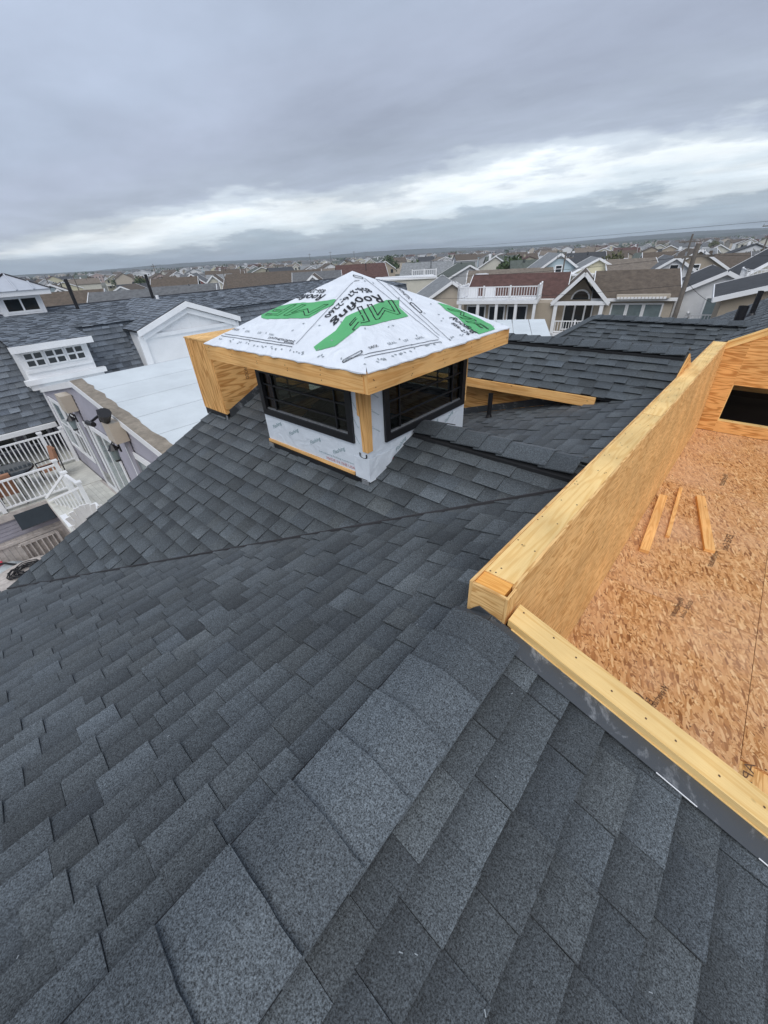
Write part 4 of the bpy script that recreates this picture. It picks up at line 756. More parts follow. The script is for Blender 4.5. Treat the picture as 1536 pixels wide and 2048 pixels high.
# shed dormer roof carries the upper slope forward
DY0, DY1 = 1.9, 4.18; DX = -17.7; DZ = zu(DX)
slab('dormer_roof', [(NB, DY0, NBZ), (NB, DY1, NBZ), (DX, DY1, DZ), (DX, DY0, DZ)], 0.06, MT['deckboard'], n1)
nsh += shingles((DX, 0, DZ), (0, 1, 0), unit(-1, 0, pu), DY0, DY1, 0, (NB + 0.12 - DX) * -1 if NB + 0.12 > DX else (DX - NB - 0.12), seed=43, wid=(0.2, 0.42), e=0.17, hi=0.02, lo=0.006)
MB().b2(DX, DX + 0.05, DY0 - 0.04, DY1 + 0.04, DZ - 0.20, DZ - 0.002).build('dormer_fascia', MT['white'], n1)
MB().b2(DX, -18.35, DY0 + 0.02, DY0 + 0.06, DZ - 0.2, DZ - 0.05).build('dormer_fascia', MT['white'], n1)
dw = MB().b2(-18.9, -18.0, DY0 + 0.1, 4.05, -3.35, DZ - 0.06).build('dormer_wall', MT['white'], n1)
MB().b2(-18.05, -17.82, 1.85, 4.3, -3.14, -2.98).build('cornice', MT['white'], n1); MB().b2(-18.05, -17.9, 1.95, 4.2, -3.32, -3.145).build('cornice', MT['white'], n1); MB().b2(-18.0, -17.94, DY0 + 0.15, 4.0, -2.79, -2.71).build('cornice', MT['white'], n1)
def window(parent, O, U, Nn, w_, h_, frame=0.07, mull=(1, 1), glass='glass_d', fm='white', proud=0.03):
    """framed window as a part with pane and glazing bars below it; O = lower-left corner"""
    O, U, Nn = Vector(O), Vector(U).normalized(), Vector(Nn).normalized(); Z = Vector((0, 0, 1)); R = Matrix((U, -Nn, Z)).transposed(); mb = MB()
    def bx(u0, u1, z0, z1, d0, d1): mb.box(O + U * (u0 + u1) / 2 + Z * (z0 + z1) / 2 + Nn * (d0 + d1) / 2, (u1 - u0, d1 - d0, z1 - z0), R=R)
    bx(-frame, w_ + frame, -frame, 0, 0.002, proud); bx(-frame, w_ + frame, h_, h_ + frame, 0.002, proud); bx(-frame, 0, 0, h_, 0.002, proud); bx(w_, w_ + frame, 0, h_, 0.002, proud)
    f = mb.build('window', MT[fm], parent)
    top = parent.parent is None
    mb = MB(); mb.face([O + Nn * 0.006, O + U * w_ + Nn * 0.006, O + U * w_ + Z * h_ + Nn * 0.006, O + Z * h_ + Nn * 0.006]); mb.build('pane', MT[glass], f if top else parent)
    nx, nz = mull
    if nx + nz:
        mb = MB(); b_ = min(0.03, w_ * 0.06)
        for i in range(nx): u = w_ * (i + 1) / (nx + 1); bx(u - b_, u + b_, 0, h_, 0.008, proud * 0.8)
        for i in range(nz): z = h_ * (i + 1) / (nz + 1); bx(0, w_, z - b_, z + b_, 0.009, proud * 0.75)
        mb.build('glazing_bars', MT[fm], f if top else parent)
    return f
for a, b in ((2.18, 2.65), (2.77, 3.26), (3.38, 3.85)): window(n1, (-18.0, a, -2.585), (0, 1, 0), (1, 0, 0), b - a, 0.39, 0.05)
# gable dormer
GY0, GY1, GYM, GZA, GZE = 5.74, 10.12, 7.9, -1.17, -1.95
gw = MB().prism([(-18.0, GY0 + 0.2, -4.5), (-18.0, GY1 - 0.2, -4.5), (-18.0, GY1 - 0.2, GZE), (-18.0, GYM, GZA - 0.15), (-18.0, GY0 + 0.2, GZE)], (-1.2, 0, 0)).build('gable_wall', MT['white'], n1)
for sgn, ye_ in ((-1, GY0), (1, GY1)):
    pg = [(-17.75, GYM, GZA), (-17.75, ye_, GZE - 0.03), (-23.2, ye_, GZE - 0.03), (-23.2, GYM, GZA)]; slab('gable_roof', pg, 0.06, MT['deckboard'], n1)
    tv = unit(0, (GYM - ye_), GZA - GZE + 0.03); nsh += shingles((-23.2, ye_, GZE - 0.03), (1, 0, 0), tv, 0, 5.45, 0, math.hypot(GYM - ye_, GZA - GZE), seed=44 + sgn, wid=(0.2, 0.42), e=0.17, hi=0.02, lo=0.006)
    MB().prism([(-17.74, GYM, GZA - 0.015), (-17.74, ye_, GZE - 0.045), (-17.74, ye_, GZE - 0.25), (-17.74, GYM, GZA - 0.22)], (0.05, 0, 0)).build('rake_board', MT['white'], n1)
    MB().prism([(-17.9, GYM, GZA - 0.24), (-17.9, ye_ - sgn * 0.2, GZE - 0.2), (-17.9, ye_ - sgn * 0.2, GZE - 0.4), (-17.9, GYM, GZA - 0.44)], (0.06, 0, 0)).build('rake_trim', MT['vinyl'], n1)
    MB().b2(-18.0, -17.9, ye_ - sgn * 0.15 - 0.12, ye_ - sgn * 0.15 + 0.12, -4.5, GZE - 0.25).build('corner_board', MT['white'], n1)
MB().b2(-18.0, -17.93, GY0 + 0.3, GY1 - 0.3, -2.32, -2.18).build('belt_board', MT['white'], n1)
for i in range(9): MB().b2(-18.0, -17.985, GY0 + 0.55 + i * 0.42, GY0 + 0.58 + i * 0.42, -2.18, -1.5 - 0.35 * abs(i - 4) * 0.4).build('batten', MT['white'], n1)
# steep shingled cheek between the dormers
nsh += shingles((-19.0, 4.4, -3.4), (0, 1, 0), unit(-0.15, 0, 1), 0, 1.4, 0, 1.6, seed=47, wid=(0.22, 0.4), e=0.19, hi=0.03, lo=0.008)
nf = MB()
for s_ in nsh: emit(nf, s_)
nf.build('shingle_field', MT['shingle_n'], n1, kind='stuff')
MB().b2(NR - 0.12, NR + 0.12, -3.5, NY1, NZ + 0.0, NZ + 0.03).build('ridge_cap', MT['seam'], n1)
gt = MB().b2(NE + 0.02, NE + 0.16, -5, 2.16, NEZ - 0.16, NEZ - 0.01).build('gutter', MT['white'], n1)
MB().b2(-28.8, -18.75, 2.25, 23.8, GZ, -4.7).build('wall', MT['purple'], n1); MB().b2(-28.8, -20.7, -8.8, 2.2, GZ, -4.3).build('wall', MT['purple'], n1)
for y_ in (-2.6, -1.3, 0.2, 1.3): window(n1, (-20.7, y_, UDZ), (0, 1, 0), (1, 0, 0), 0.7, 1.0, 0.08, (0, 1), 'glass_d')
# little cupola
cw = MB().b2(-24.35, -22.9, 2.83, 4.28, -1.62, -0.62).build('roof_cupola', MT['white'], n1)
MB().b2(-24.7, -22.55, 2.48, 4.63, -0.70, -0.52).build('cupola_fascia', MT['white'], cw)
cr_ = MB()
A_ = Vector((-23.62, 3.55, 0.06)); c4 = [Vector((-24.75, 2.43, -0.515)), Vector((-22.5, 2.43, -0.515)), Vector((-22.5, 4.68, -0.515)), Vector((-24.75, 4.68, -0.515))]
for i in range(4): cr_.face([c4[i], c4[(i + 1) % 4], A_])
cr_.face(c4[::-1]); cr_.build('cupola_metal_roof', MT['lead_roof'], cw)
for a, b in ((0, 1), (1, 2)):
    for f in (0.0, 0.25, 0.5, 0.75, 1.0):
        p = c4[a].lerp(c4[b], f); g = 1 - abs(f - 0.5) * 2; q = p.lerp(A_, 1.0 if f in (0, 1) else g * 0.999); q = A_ if f in (0, 1, 0.5) else p + (A_ - c4[a].lerp(c4[b], 0.5)) * g
        MB().bar(p + Vector((0, 0, 0.02)), q + Vector((0, 0, 0.02)), 0.05, 0.04).build('standing_seam', MT['lead_roof'] if 0 < f < 1 else MT['seam'], cw)
window(cw, (-22.9, 3.03, -1.22), (0, 1, 0), (1, 0, 0), 1.05, 0.42, 0.07, (1, 0)); MB().b2(-22.9, -22.84, 2.95, 4.15, -1.36, -1.31).build('cupola_sill', MT['white'], cw)
window(cw, (-24.1, 2.83, -1.22), (1, 0, 0), (0, -1, 0), 1.0, 0.42, 0.07, (1, 0))
for (x, y, z0, z1, m_, r_) in ((-22.9, 5.4, -1.45, -0.24, 'black', 0.07), (-23.5, 8.9, -1.4, -0.27, 'black', 0.07), (-22.3, 8.65, -1.6, -1.12, 'vinyl', 0.07)): MB().tube((x, y, z0), (x, y, z1), r_, n=12).build('vent_pipe', MT[m_], n1)

# ------------------------------------------------------------------ its low wing with the white roof
wg = thing('white_roofed_wing', 'mauve sided wing with a low white panelled roof next to the upper deck', 'house wing', (-12.5, 6, GZ))
WY = 2.2; PK_X, PK_Z = -12.6, -2.28; WX0, WX1 = -18.0, -6.5
def zw(x): return PK_Z - (0.125 * (x - PK_X) if x > PK_X else 0.185 * (PK_X - x))
wall_poly = [(WX0, WY, GZ), (WX1, WY, GZ), (WX1, WY, zw(WX1) - 0.08), (PK_X, WY, PK_Z - 0.08), (WX0, WY, zw(WX0) - 0.08)]
MB().prism([(p[0], p[1] + 0.03, p[2]) for p in wall_poly], (0, 9.0, 0)).build('wall', MT['purple'], wg)
lap = MB(); z = -5.9                       # clapboards with stepped laps
while z < -2.4:
    x0 = WX0; x1 = WX1
    if z + 0.1 > zw(WX0) - 0.1: x0 = PK_X - (PK_Z - 0.1 - (z + 0.1)) / 0.185
    if z + 0.1 > zw(WX1) - 0.1: x1 = PK_X + (PK_Z - 0.1 - (z + 0.1)) / 0.125
    if x1 > x0: lap.face([(x0, WY + 0.004, z), (x1, WY + 0.004, z), (x1, WY + 0.026, z + 0.1), (x0, WY + 0.026, z + 0.1)], grain=(1, 0, 0)); lap.face([(x0, WY + 0.028, z), (x1, WY + 0.028, z), (x1, WY + 0.004, z), (x0, WY + 0.004, z)])
    z += 0.1
lap.build('clapboards', MT['purple'], wg, kind='stuff')
xx = [PK_X + 1.05 * i for i in range(7)]
for a, b in zip(xx, xx[1:]): MB().prism([(a, WY + 0.1, zw(a)), (b - 0.012, WY + 0.1, zw(b) + 0.004), (b - 0.012, 11.3, zw(b) + 0.004), (a, 11.3, zw(a))], (0, 0, -0.04)).build('roof_panel', MT['membrane'], wg)
xx = [PK_X - 1.1 * i for i in range(6)]
for a, b in zip(xx, xx[1:]): MB().prism([(b, WY + 0.1, zw(b)), (a - 0.012, WY + 0.1, zw(a) + 0.004), (a - 0.012, 11.3, zw(a) + 0.004), (b, 11.3, zw(b))], (0, 0, -0.04)).build('roof_panel', MT['membrane'], wg)
MB().prism([(PK_X, WY + 0.11, PK_Z - 0.045), (WX1 + 0.2, WY + 0.11, zw(WX1 + 0.2) - 0.045), (WX1 + 0.2, 11.2, zw(WX1 + 0.2) - 0.045), (PK_X, 11.2, PK_Z - 0.045)], (0, 0, -0.03)).build('roof_deck', MT['seam'], wg)
rr = random.Random(9); te = MB(); n_ = 26; px_ = [PK_X + (WX1 - PK_X) * i / n_ for i in range(n_ + 1)]; ww = [0.10 + rr.uniform(0, 0.07) for _ in px_]
for i in range(n_): te.prism([(px_[i], WY - 0.06, zw(px_[i]) + 0.008), (px_[i + 1], WY - 0.06, zw(px_[i + 1]) + 0.008), (px_[i + 1], WY - 0.06 + 0.15 + ww[i + 1], zw(px_[i + 1]) + 0.012), (px_[i], WY - 0.06 + 0.15 + ww[i], zw(px_[i]) + 0.012)], (0, 0, -0.01))
te.build('weathered_rake_edge', MT['tan_edge'], wg)
MB().prism([(PK_X, WY - 0.07, PK_Z), (WX1, WY - 0.07, zw(WX1)), (WX1, WY - 0.07, zw(WX1) - 0.15), (PK_X, WY - 0.07, PK_Z - 0.15)], (0, 0.05, 0)).build('rake_board', MT['white'], wg)
MB().prism([(PK_X, WY - 0.07, PK_Z), (WX0 - 0.1, WY - 0.07, zw(WX0 - 0.1)), (WX0 - 0.1, WY - 0.07, zw(WX0 - 0.1) - 0.15), (PK_X, WY - 0.07, PK_Z - 0.15)], (0, 0.05, 0)).build('rake_board', MT['white'], wg)
MB().b2(WX0 - 0.03, WX0 + 0.08, WY - 0.03, WY + 0.02, -5.9, zw(WX0) - 0.1).build('corner_board', MT['white'], wg)
window(wg, (-17.2, WY - 0.012, -5.08), (1, 0, 0), (0, -1, 0), 1.05, 1.5, 0.13, (0, 1), 'glass_b')
window(wg, (-15.75, WY - 0.012, -5.08), (1, 0, 0), (0, -1, 0), 0.9, 1.5, 0.13, (1, 1), 'glass_d')
d_ = window(wg, (-14.3, WY - 0.012, -5.75), (1, 0, 0), (0, -1, 0), 0.85, 2.05, 0.16, (0, 0), 'glass_d')
window(wg, (-12.9, WY - 0.012, -5.75), (1, 0, 0), (0, -1, 0), 1.5, 2.1, 0.14, (1, 0), 'glass_b'); window(wg, (-10.0, WY - 0.012, -4.7), (1, 0, 0), (0, -1, 0), 1.5, 1.1, 0.16, (0, 0), 'glass_b')
for (x0, x1, zt) in ((-14.05, -13.5, -2.78), (-10.1, -9.6, -2.70)):
    p_ = MB().b2(x0 + 0.1, x1 - 0.1, WY - 0.06, WY - 0.01, -5.2, zt - 0.45).build('pilaster', MT['purple'], wg); MB().b2(x0, x1, WY - 0.28, WY - 0.01, zt - 0.45, zt).build('pilaster_box', MT['beige'], p_)
def lantern(x, y, z, label):
    o = thing('wall_lantern', label, 'lantern', (x, y, z), 'black wall lanterns on the wing')
    MB().box((x, y + 0.12, z), (0.1, 0.03, 0.22)).build('back_plate', MT['black'], o); MB().path([(x, y + 0.12, z + 0.05), (x, y + 0.05, z + 0.16), (x, y, z + 0.1)], 0.015).build('arm', MT['black'], o)
    MB().tube((x, y, z - 0.02), (x, y, z + 0.1), 0.12, 0.03, n=8).build('hood', MT['black'], o); MB().tube((x, y, z - 0.26), (x, y, z - 0.03), 0.055, 0.085, n=8).build('glass_body', MT['glass_b'], o); MB().tube((x, y, z - 0.30), (x, y, z - 0.26), 0.06, n=8).build('base', MT['black'], o)
lantern(-13.2, WY - 0.32, -3.32, 'black wall lantern on the wing under the left beige box'); lantern(-9.9, WY - 0.32, -3.30, 'black wall lantern on the wing under the right beige box')
fl_ = thing('floodlight', 'black floodlight on top of the right beige wall box', 'floodlight', (-9.6, 1.95, -2.66)); MB().tube((-9.75, 1.95, -2.64), (-9.6, 1.95, -2.45), 0.09, 0.13, n=10).build('lamp_body', MT['black'], fl_); MB().box((-9.85, 1.95, -2.55), (0.06, 0.16, 0.3), R=Matrix.Rotation(0.5, 3, 'Y')).build('visor', MT['black'], fl_); MB().tube((-9.7, 1.95, -2.72), (-9.7, 1.95, -2.6), 0.03).build('bracket', MT['black'], fl_)
fc_ = thing('security_camera', 'black camera bracket on the mauve wall between the two beige boxes', 'camera', (-11.4, 1.95, -3.0)); MB().tube((-11.6, 1.93, -3.08), (-11.0, 1.93, -3.0), 0.06, n=8).build('camera_body', MT['black'], fc_); MB().bar((-11.3, 1.93, -3.02), (-11.3, 2.19, -2.9), 0.05, 0.05).build('arm', MT['black'], fc_)

# ------------------------------------------------------------------ upper deck with white railings
UD = -5.9
ud = MB().b2(-20.6, -15.05, -4.0, 2.19, UD - 0.25, UD - 0.03).build('upper_deck', MT['grey_wood']); tag(ud, kind='structure')
x = -20.55
while x < -15.1: MB().b2(x, min(x + 0.136, -15.06), -4.0, 2.18, UD - 0.028, UD + rnd.uniform(-0.002, 0.002)).build('deck_plank', MT['deck_tile'], ud); x += 0.14
ud2 = MB().b2(-15.0, -9.0, 0.55, 2.19, UD - 0.25, UD - 0.03).build('upper_deck', MT['grey_wood']); tag(ud2, kind='structure')
y = 0.56
while y < 2.1: MB().b2(-15.04, -9.0, y, min(y + 0.136, 2.18), UD - 0.028, UD + rnd.uniform(-0.002, 0.002)).build('deck_plank', MT['deck_tile'], ud2); y += 0.14
def railing(name, label, p, q, zb, hgt=0.95, posts=None, parent_cat='railing', group=None, sp=0.125, pw=0.11):
    p, q = Vector((*p, zb)), Vector((*q, zb)); d = q - p; n = max(1, round(d.length / sp)); o = thing(name, label, parent_cat, (p + q) / 2, group)
    for z, h_ in ((hgt - 0.03, 0.05), (0.12, 0.045)): MB().bar(p + Vector((0, 0, z)), q + Vector((0, 0, z)), 0.07, h_).build('rail', MT['vinyl'], o)
    for i in range(1, n): a = p + d * (i / n); MB().bar(a + Vector((0, 0, 0.12)), a + Vector((0, 0, hgt - 0.03)), 0.035, 0.035, up=d).build('baluster', MT['vinyl'], o)
    for f in (posts if posts is not None else (0, 1)):
        a = p + d * f; b_ = MB().bar(a, a + Vector((0, 0, hgt + 0.08)), pw, pw, up=d).build('post', MT['vinyl'], o); MB().box(a + Vector((0, 0, hgt + 0.1)), (pw * 1.4, pw * 1.4, 0.05)).build('post_cap', MT['vinyl'], b_)
    return o
railing('deck_railing', 'white vinyl railing along the back of the upper deck by the dark roof', (-17.6, -3.2), (-17.6, 2.1), UD, hgt=1.2, posts=(0, 0.35, 0.88, 1))
railing('deck_railing', 'white vinyl railing along the front of the upper deck above the dark panel', (-15.1, -3.2), (-15.1, 1.25), UD, posts=(0, 0.62, 1))
# stair rail going down in front
sr = thing('stair_railing', 'white sloping stair railing with lattice beside the white chair', 'railing', (-13.9, 1.0, UD))
for a in ((-14.0, 1.22), (-12.9, 1.3)): b_ = MB().bar((*a, UD), (*a, UD + 0.98), 0.1, 0.1, up=(0, 1, 0)).build('post', MT['vinyl'], sr); MB().box((*a, UD + 1.0), (0.16, 0.16, 0.05)).build('post_cap', MT['vinyl'], b_)
MB().bar((-14.0, 1.22, UD + 0.93), (-12.9, 1.3, UD + 0.93), 0.08, 0.06).build('rail', MT['vinyl'], sr); MB().bar((-14.05, 1.2, UD + 0.93), (-14.9, 0.6, UD + 0.1), 0.08, 0.06).build('rail', MT['vinyl'], sr); MB().bar((-12.9, 1.28, UD + 0.85), (-14.6, 0.62, UD + 0.1), 0.08, 0.06).build('rail', MT['vinyl'], sr)
for i in range(9): f = i / 9; a = Vector((-12.95, 1.26, UD + 0.82)).lerp(Vector((-14.5, 0.64, UD + 0.14)), f); MB().bar(a, a - Vector((0, 0, 0.75)), 0.035, 0.035, up=(0, 1, 0)).build('baluster', MT['vinyl'], sr)
# below the deck: mauve skirt, dark panel, grey plank fence
sk = thing('deck_skirt', 'mauve sided skirt wall under the front railing with a dark glass panel', 'wall', (-15.2, -1, GZ)); MB().b2(-15.25, -15.12, -4.0, 1.0, -6.75, UD - 0.04).build('siding', MT['purple'], sk)
for i in range(6): MB().b2(-15.12, -15.105, -4.0, 1.0, -6.7 + i * 0.12, -6.6 + i * 0.12).build('clapboard', MT['purple'], sk)
MB().prism([(-15.09, -0.32, UD - 0.12), (-15.09, 0.78, UD - 0.12), (-14.80, 0.80, -6.48), (-14.80, -0.34, -6.48)], (0.02, 0, 0.02)).build('dark_panel', MT['glass_d'], sk)
LD = -8.3
gf = thing('plank_fence', 'weathered grey vertical plank fence below the upper deck', 'fence', (-15.2, -1, LD)); y = -3.0
while y < 0.95: MB().b2(-15.16, -15.13, y, y + 0.135, LD, -6.76).build('plank', MT['grey_wood'], gf); y += 0.142
MB().b2(-15.13, -15.09, -3, 0.95, -6.95, -6.86).build('cross_rail', MT['grey_wood'], gf); MB().b2(-15.13, -15.09, -3, 0.95, -7.9, -7.8).build('cross_rail', MT['grey_wood'], gf)
ld = MB().b2(-15.1, -5.6, -6.0, 2.1, LD - 0.2, LD).build('lower_patio', MT['grey_wood']); tag(ld, kind='structure')
# grey wooden bench against the fence
bn = thing('garden_bench', 'weathered grey slatted garden bench against the plank fence', 'bench', (-14.7, -0.15, LD))
for i in range(6): MB().bar((-14.98, -0.5 + i * 0.145, LD + 0.48), (-15.06, -0.5 + i * 0.145, LD + 1.25), 0.09, 0.03, up=(0, 1, 0)).build('back_slat', MT['grey_wood'], bn)
MB().bar((-15.06, -0.62, LD + 1.28), (-15.06, 0.36, LD + 1.28), 0.05, 0.1).build('top_rail', MT['grey_wood'], bn); MB().bar((-14.98, -0.62, LD + 0.5), (-14.98, 0.36, LD + 0.5), 0.05, 0.08).build('bottom_rail', MT['grey_wood'], bn)
for i in range(5): MB().bar((-14.9 + i * 0.1, -0.6, LD + 0.45), (-14.9 + i * 0.1, 0.34, LD + 0.45), 0.075, 0.03).build('seat_slat', MT['grey_wood'], bn)
for y in (-0.62, 0.36):
    for x, h_ in ((-15.0, 1.3), (-14.5, 0.68)): MB().bar((x, y, LD), (x, y, LD + h_), 0.07, 0.07, up=(0, 1, 0)).build('leg', MT['grey_wood'], bn)
    MB().bar((-15.0, y, LD + 0.7), (-14.42, y, LD + 0.7), 0.09, 0.04).build('armrest', MT['grey_wood'], bn)
# round plank table with a coil of black cord
tb = thing('round_table', 'round weathered plank table below the roof edge at far left', 'table', (-13.4, -0.85, LD)); TX, TY, TR, TZ = -13.35, -0.75, 1.05, -7.22
x = -TR
while x < TR - 0.05:
    a, b = max(-TR + 0.001, x), min(TR - 0.001, x + 0.132); pts = []
    for i in range(5): q = a + (b - a) * i / 4; pts.append((TX + q, TY + math.sqrt(max(0, TR * TR - q * q)), TZ))
    for i in range(5): q = b + (a - b) * i / 4; pts.append((TX + q, TY - math.sqrt(max(0, TR * TR - q * q)), TZ))
    MB().prism(pts, (0, 0, -0.04)).build('plank', MT['grey_wood'], tb); x += 0.14
MB().tube((TX, TY, LD), (TX, TY, TZ - 0.05), 0.16, 0.12, n=12).build('pedestal', MT['grey_wood'], tb); MB().tube((TX, TY, LD), (TX, TY, LD + 0.08), 0.5, 0.4, n=14).build('base', MT['grey_wood'], tb)
co = MB(); rr = random.Random(3); pts = []
for i in range(150):
    a = i * 0.42; r_ = 0.26 + 0.12 * math.sin(i * 0.37) + rr.uniform(-0.03, 0.03); pts.append((TX - 0.38 + r_ * math.cos(a) * 0.95, TY - 0.02 + r_ * math.sin(a) * 1.1, TZ + 0.025 + 0.1 * (i / 150) + 0.03 * math.sin(i * 1.3)))
tag(co.path(pts, 0.017, n=5).build('cord_coil', MT['black']), 'tangled coil of black cord lying on the round plank table', 'cord')
# covered grill: pale rounded cover with a red stripe
gr = thing('covered_grill', 'pale grey covered grill with a red and black handle at far left', 'grill', (-14.6, -1.1, LD)); gb = MB(); prof = [(0.42, 0.0), (0.45, 0.35), (0.44, 0.75), (0.38, 0.95), (0.22, 1.08), (0.0, 1.12)]
for (r0, h0), (r1, h1) in zip(prof, prof[1:]):
    for i in range(14):
        a0, a1 = 2 * math.pi * i / 14, 2 * math.pi * (i + 1) / 14; f = lambda r_, a, h_: (-14.6 + r_ * 0.75 * math.cos(a), -1.15 + r_ * 1.15 * math.sin(a), LD + h_)
        gb.face([f(r0, a0, h0), f(r0, a1, h0), f(r1, a1, h1), f(r1, a0, h1)] if r1 > 0 else [f(r0, a0, h0), f(r0, a1, h0), f(0, 0, h1)])
gb.build('cover', mat('grill_cover', (0.42, 0.46, 0.48), 0.6), gr, smooth=True); MB().box((-14.75, -1.35, LD + 1.1), (0.25, 0.4, 0.08)).build('red_label', mat('red_plastic', (0.55, 0.06, 0.1), 0.5), gr)
MB().path([(-14.6, -1.5, LD + 1.16), (-14.55, -1.3, LD + 1.24), (-14.5, -1.1, LD + 1.2), (-14.42, -0.9, LD + 1.05)], 0.03).build('handle', MT['black'], gr)
# white slatted garden chair (fan back) by the stair
ac = thing('fan_back_chair', 'white slatted fan-back garden chair beside the stair railing', 'chair', (-12.2, 0.95, UD)); cxx, cyy = -11.75, 0.95
for i in range(7):
    f = (i - 3) / 3; hgt = 0.98 - 0.17 * f * f; MB().bar((cxx + 0.30, cyy + f * 0.24, UD + 0.36), (cxx + 0.52, cyy + f * 0.36, UD + hgt + 0.08), 0.105, 0.022, up=(-0.9, 0, 0.3)).build('back_slat', MT['vinyl'], ac)
for i in range(5): MB().bar((cxx + 0.25 - i * 0.115, cyy - 0.28, UD + 0.34 + i * 0.022), (cxx + 0.25 - i * 0.115, cyy + 0.28, UD + 0.34 + i * 0.022), 0.1, 0.022).build('seat_slat', MT['vinyl'], ac)
for s_ in (-1, 1):
    MB().bar((cxx + 0.42, cyy + s_ * 0.36, UD + 0.58), (cxx - 0.38, cyy + s_ * 0.36, UD + 0.6), 0.13, 0.025).build('armrest', MT['vinyl'], ac); MB().bar((cxx - 0.3, cyy + s_ * 0.34, UD), (cxx - 0.3, cyy + s_ * 0.34, UD + 0.58), 0.1, 0.03, up=(0, 1, 0)).build('leg', MT['vinyl'], ac); MB().bar((cxx + 0.35, cyy + s_ * 0.34, UD), (cxx + 0.35, cyy + s_ * 0.34, UD + 0.58), 0.1, 0.03, up=(0, 1, 0)).build('leg', MT['vinyl'], ac)
# patio table and chairs on the deck
pt = thing('patio_table', 'round dark glass patio table on the upper deck', 'table', (-16.5, 0.2, UD)); MB().tube((-16.5, 0.1, UD + 0.70), (-16.5, 0.1, UD + 0.73), 0.72, n=28).build('table_top', MT['glass_d'], pt); MB().tube((-16.5, 0.1, UD + 0.68), (-16.5, 0.1, UD + 0.70), 0.74, n=28).build('rim', MT['black'], pt)
for a in range(4): q = a * math.pi / 2 + 0.6; MB().tube((-16.5 + 0.55 * math.cos(q), 0.1 + 0.55 * math.sin(q), UD), (-16.5 + 0.4 * math.cos(q), 0.1 + 0.4 * math.sin(q), UD + 0.68), 0.02).build('leg', MT['black'], pt)
def patio_chair(x, y, a, label):
    o = thing('patio_chair', label, 'chair', (x, y, UD), 'rust cushioned patio chairs'); R = Matrix.Rotation(a, 3, 'Z'); P = lambda u, v, w_: Vector((x, y, UD)) + R @ Vector((u, v, w_))
    MB().box(P(0, 0, 0.43), (0.5, 0.5, 0.1), R=R).build('seat_cushion', MT['cushion'], o); MB().box(P(0, 0.27, 0.75), (0.48, 0.1, 0.62), R=R @ Matrix.Rotation(-0.2, 3, 'X')).build('back_cushion', MT['cushion'], o)
    for u in (-0.26, 0.26):
        MB().tube(P(u, -0.24, 0), P(u, -0.24, 0.6), 0.018).build('leg', MT['black'], o); MB().tube(P(u, 0.3, 0), P(u, 0.36, 1.05), 0.018).build('leg', MT['black'], o); MB().tube(P(u, -0.26, 0.6), P(u, 0.3, 0.62), 0.02).build('armrest', MT['black'], o)
patio_chair(-16.5, 1.15, 0.1, 'rust cushioned patio chair between the glass table and the mauve wall'); patio_chair(-15.55, -0.1, -1.6, 'rust cushioned patio chair nearest the front railing'); patio_chair(-17.1, -0.95, 2.6, 'rust cushioned patio chair on the far side of the glass table')

# ------------------------------------------------------------------ ground, hills
gm = MB(); gm.face([(-6000, -6000, GZ), (6000, -6000, GZ), (6000, 6000, GZ), (-6000, 6000, GZ)])
tag(gm.build('ground', mat('ground_mix', (0.13, 0.13, 0.105), 0.95, 0.5, 0.02, detail=10)), kind='structure')
hm = MB(); rr = random.Random(5)
def azdir(deg):          # deg clockwise from the +Y axis
    a = math.radians(deg); return Vector((math.sin(a), math.cos(a), 0))
for row, (dist, h0, h1) in enumerate(((1500, 7.5, 4.0), (2100, 14, 9.0), (2900, 25, 22.0))):
    prev = None; n_ = 150
    for i in range(n_ + 1):
        az = -135 + 190 * i / n_; f = max(0.0, min(1, (az + 75) / 80)); top = GZ + h0 * (0.55 + 0.45 * math.sin(i * 0.21 + row) * math.sin(i * 0.083 + 2 * row)) + f * h1 + rr.uniform(-0.8, 0.8) * (1 + row * 0.4)
        d = azdir(az); cur = (d * dist + Vector((0, 0, GZ - 1)), d * (dist + 60) + Vector((0, 0, top)), d * (dist + 400) + Vector((0, 0, GZ - 1)))
        if prev: hm.face([prev[0], cur[0], cur[1], prev[1]]); hm.face([prev[1], cur[1], cur[2], prev[2]])
        prev = cur
tag(hm.build('hills', mat('wooded_hills', (0.045, 0.06, 0.04), 0.95, 0.35, 0.03, detail=8)), kind='structure')

# ------------------------------------------------------------------ the town
def M_(n, c, **k):
    if n not in MT: MT[n] = mat(n, c, **k)
    return MT[n]
for n, c in (('w_tan', (0.40, 0.34, 0.265)), ('w_beige', (0.50, 0.44, 0.36)), ('w_cream', (0.60, 0.58, 0.50)), ('w_white', (0.68, 0.69, 0.70)), ('w_blue', (0.42, 0.52, 0.56)), ('w_yellow', (0.60, 0.56, 0.40)), ('w_olive', (0.40, 0.38, 0.29)), ('w_grey', (0.42, 0.43, 0.44)), ('w_red', (0.33, 0.10, 0.08)), ('w_pink', (0.46, 0.36, 0.33))): M_(n, c, rough=0.75, var=0.07, scale=1.5)
for n, c in (('r_brown', (0.115, 0.092, 0.072)), ('r_red', (0.105, 0.058, 0.05)), ('r_grey', (0.135, 0.14, 0.145)), ('r_dark', (0.06, 0.063, 0.068)), ('r_green', (0.10, 0.115, 0.10)), ('r_light', (0.24, 0.25, 0.255)), ('r_tan', (0.19, 0.16, 0.13))): M_(n, c, rough=0.9, var=0.3, scale=2.2, detail=8)
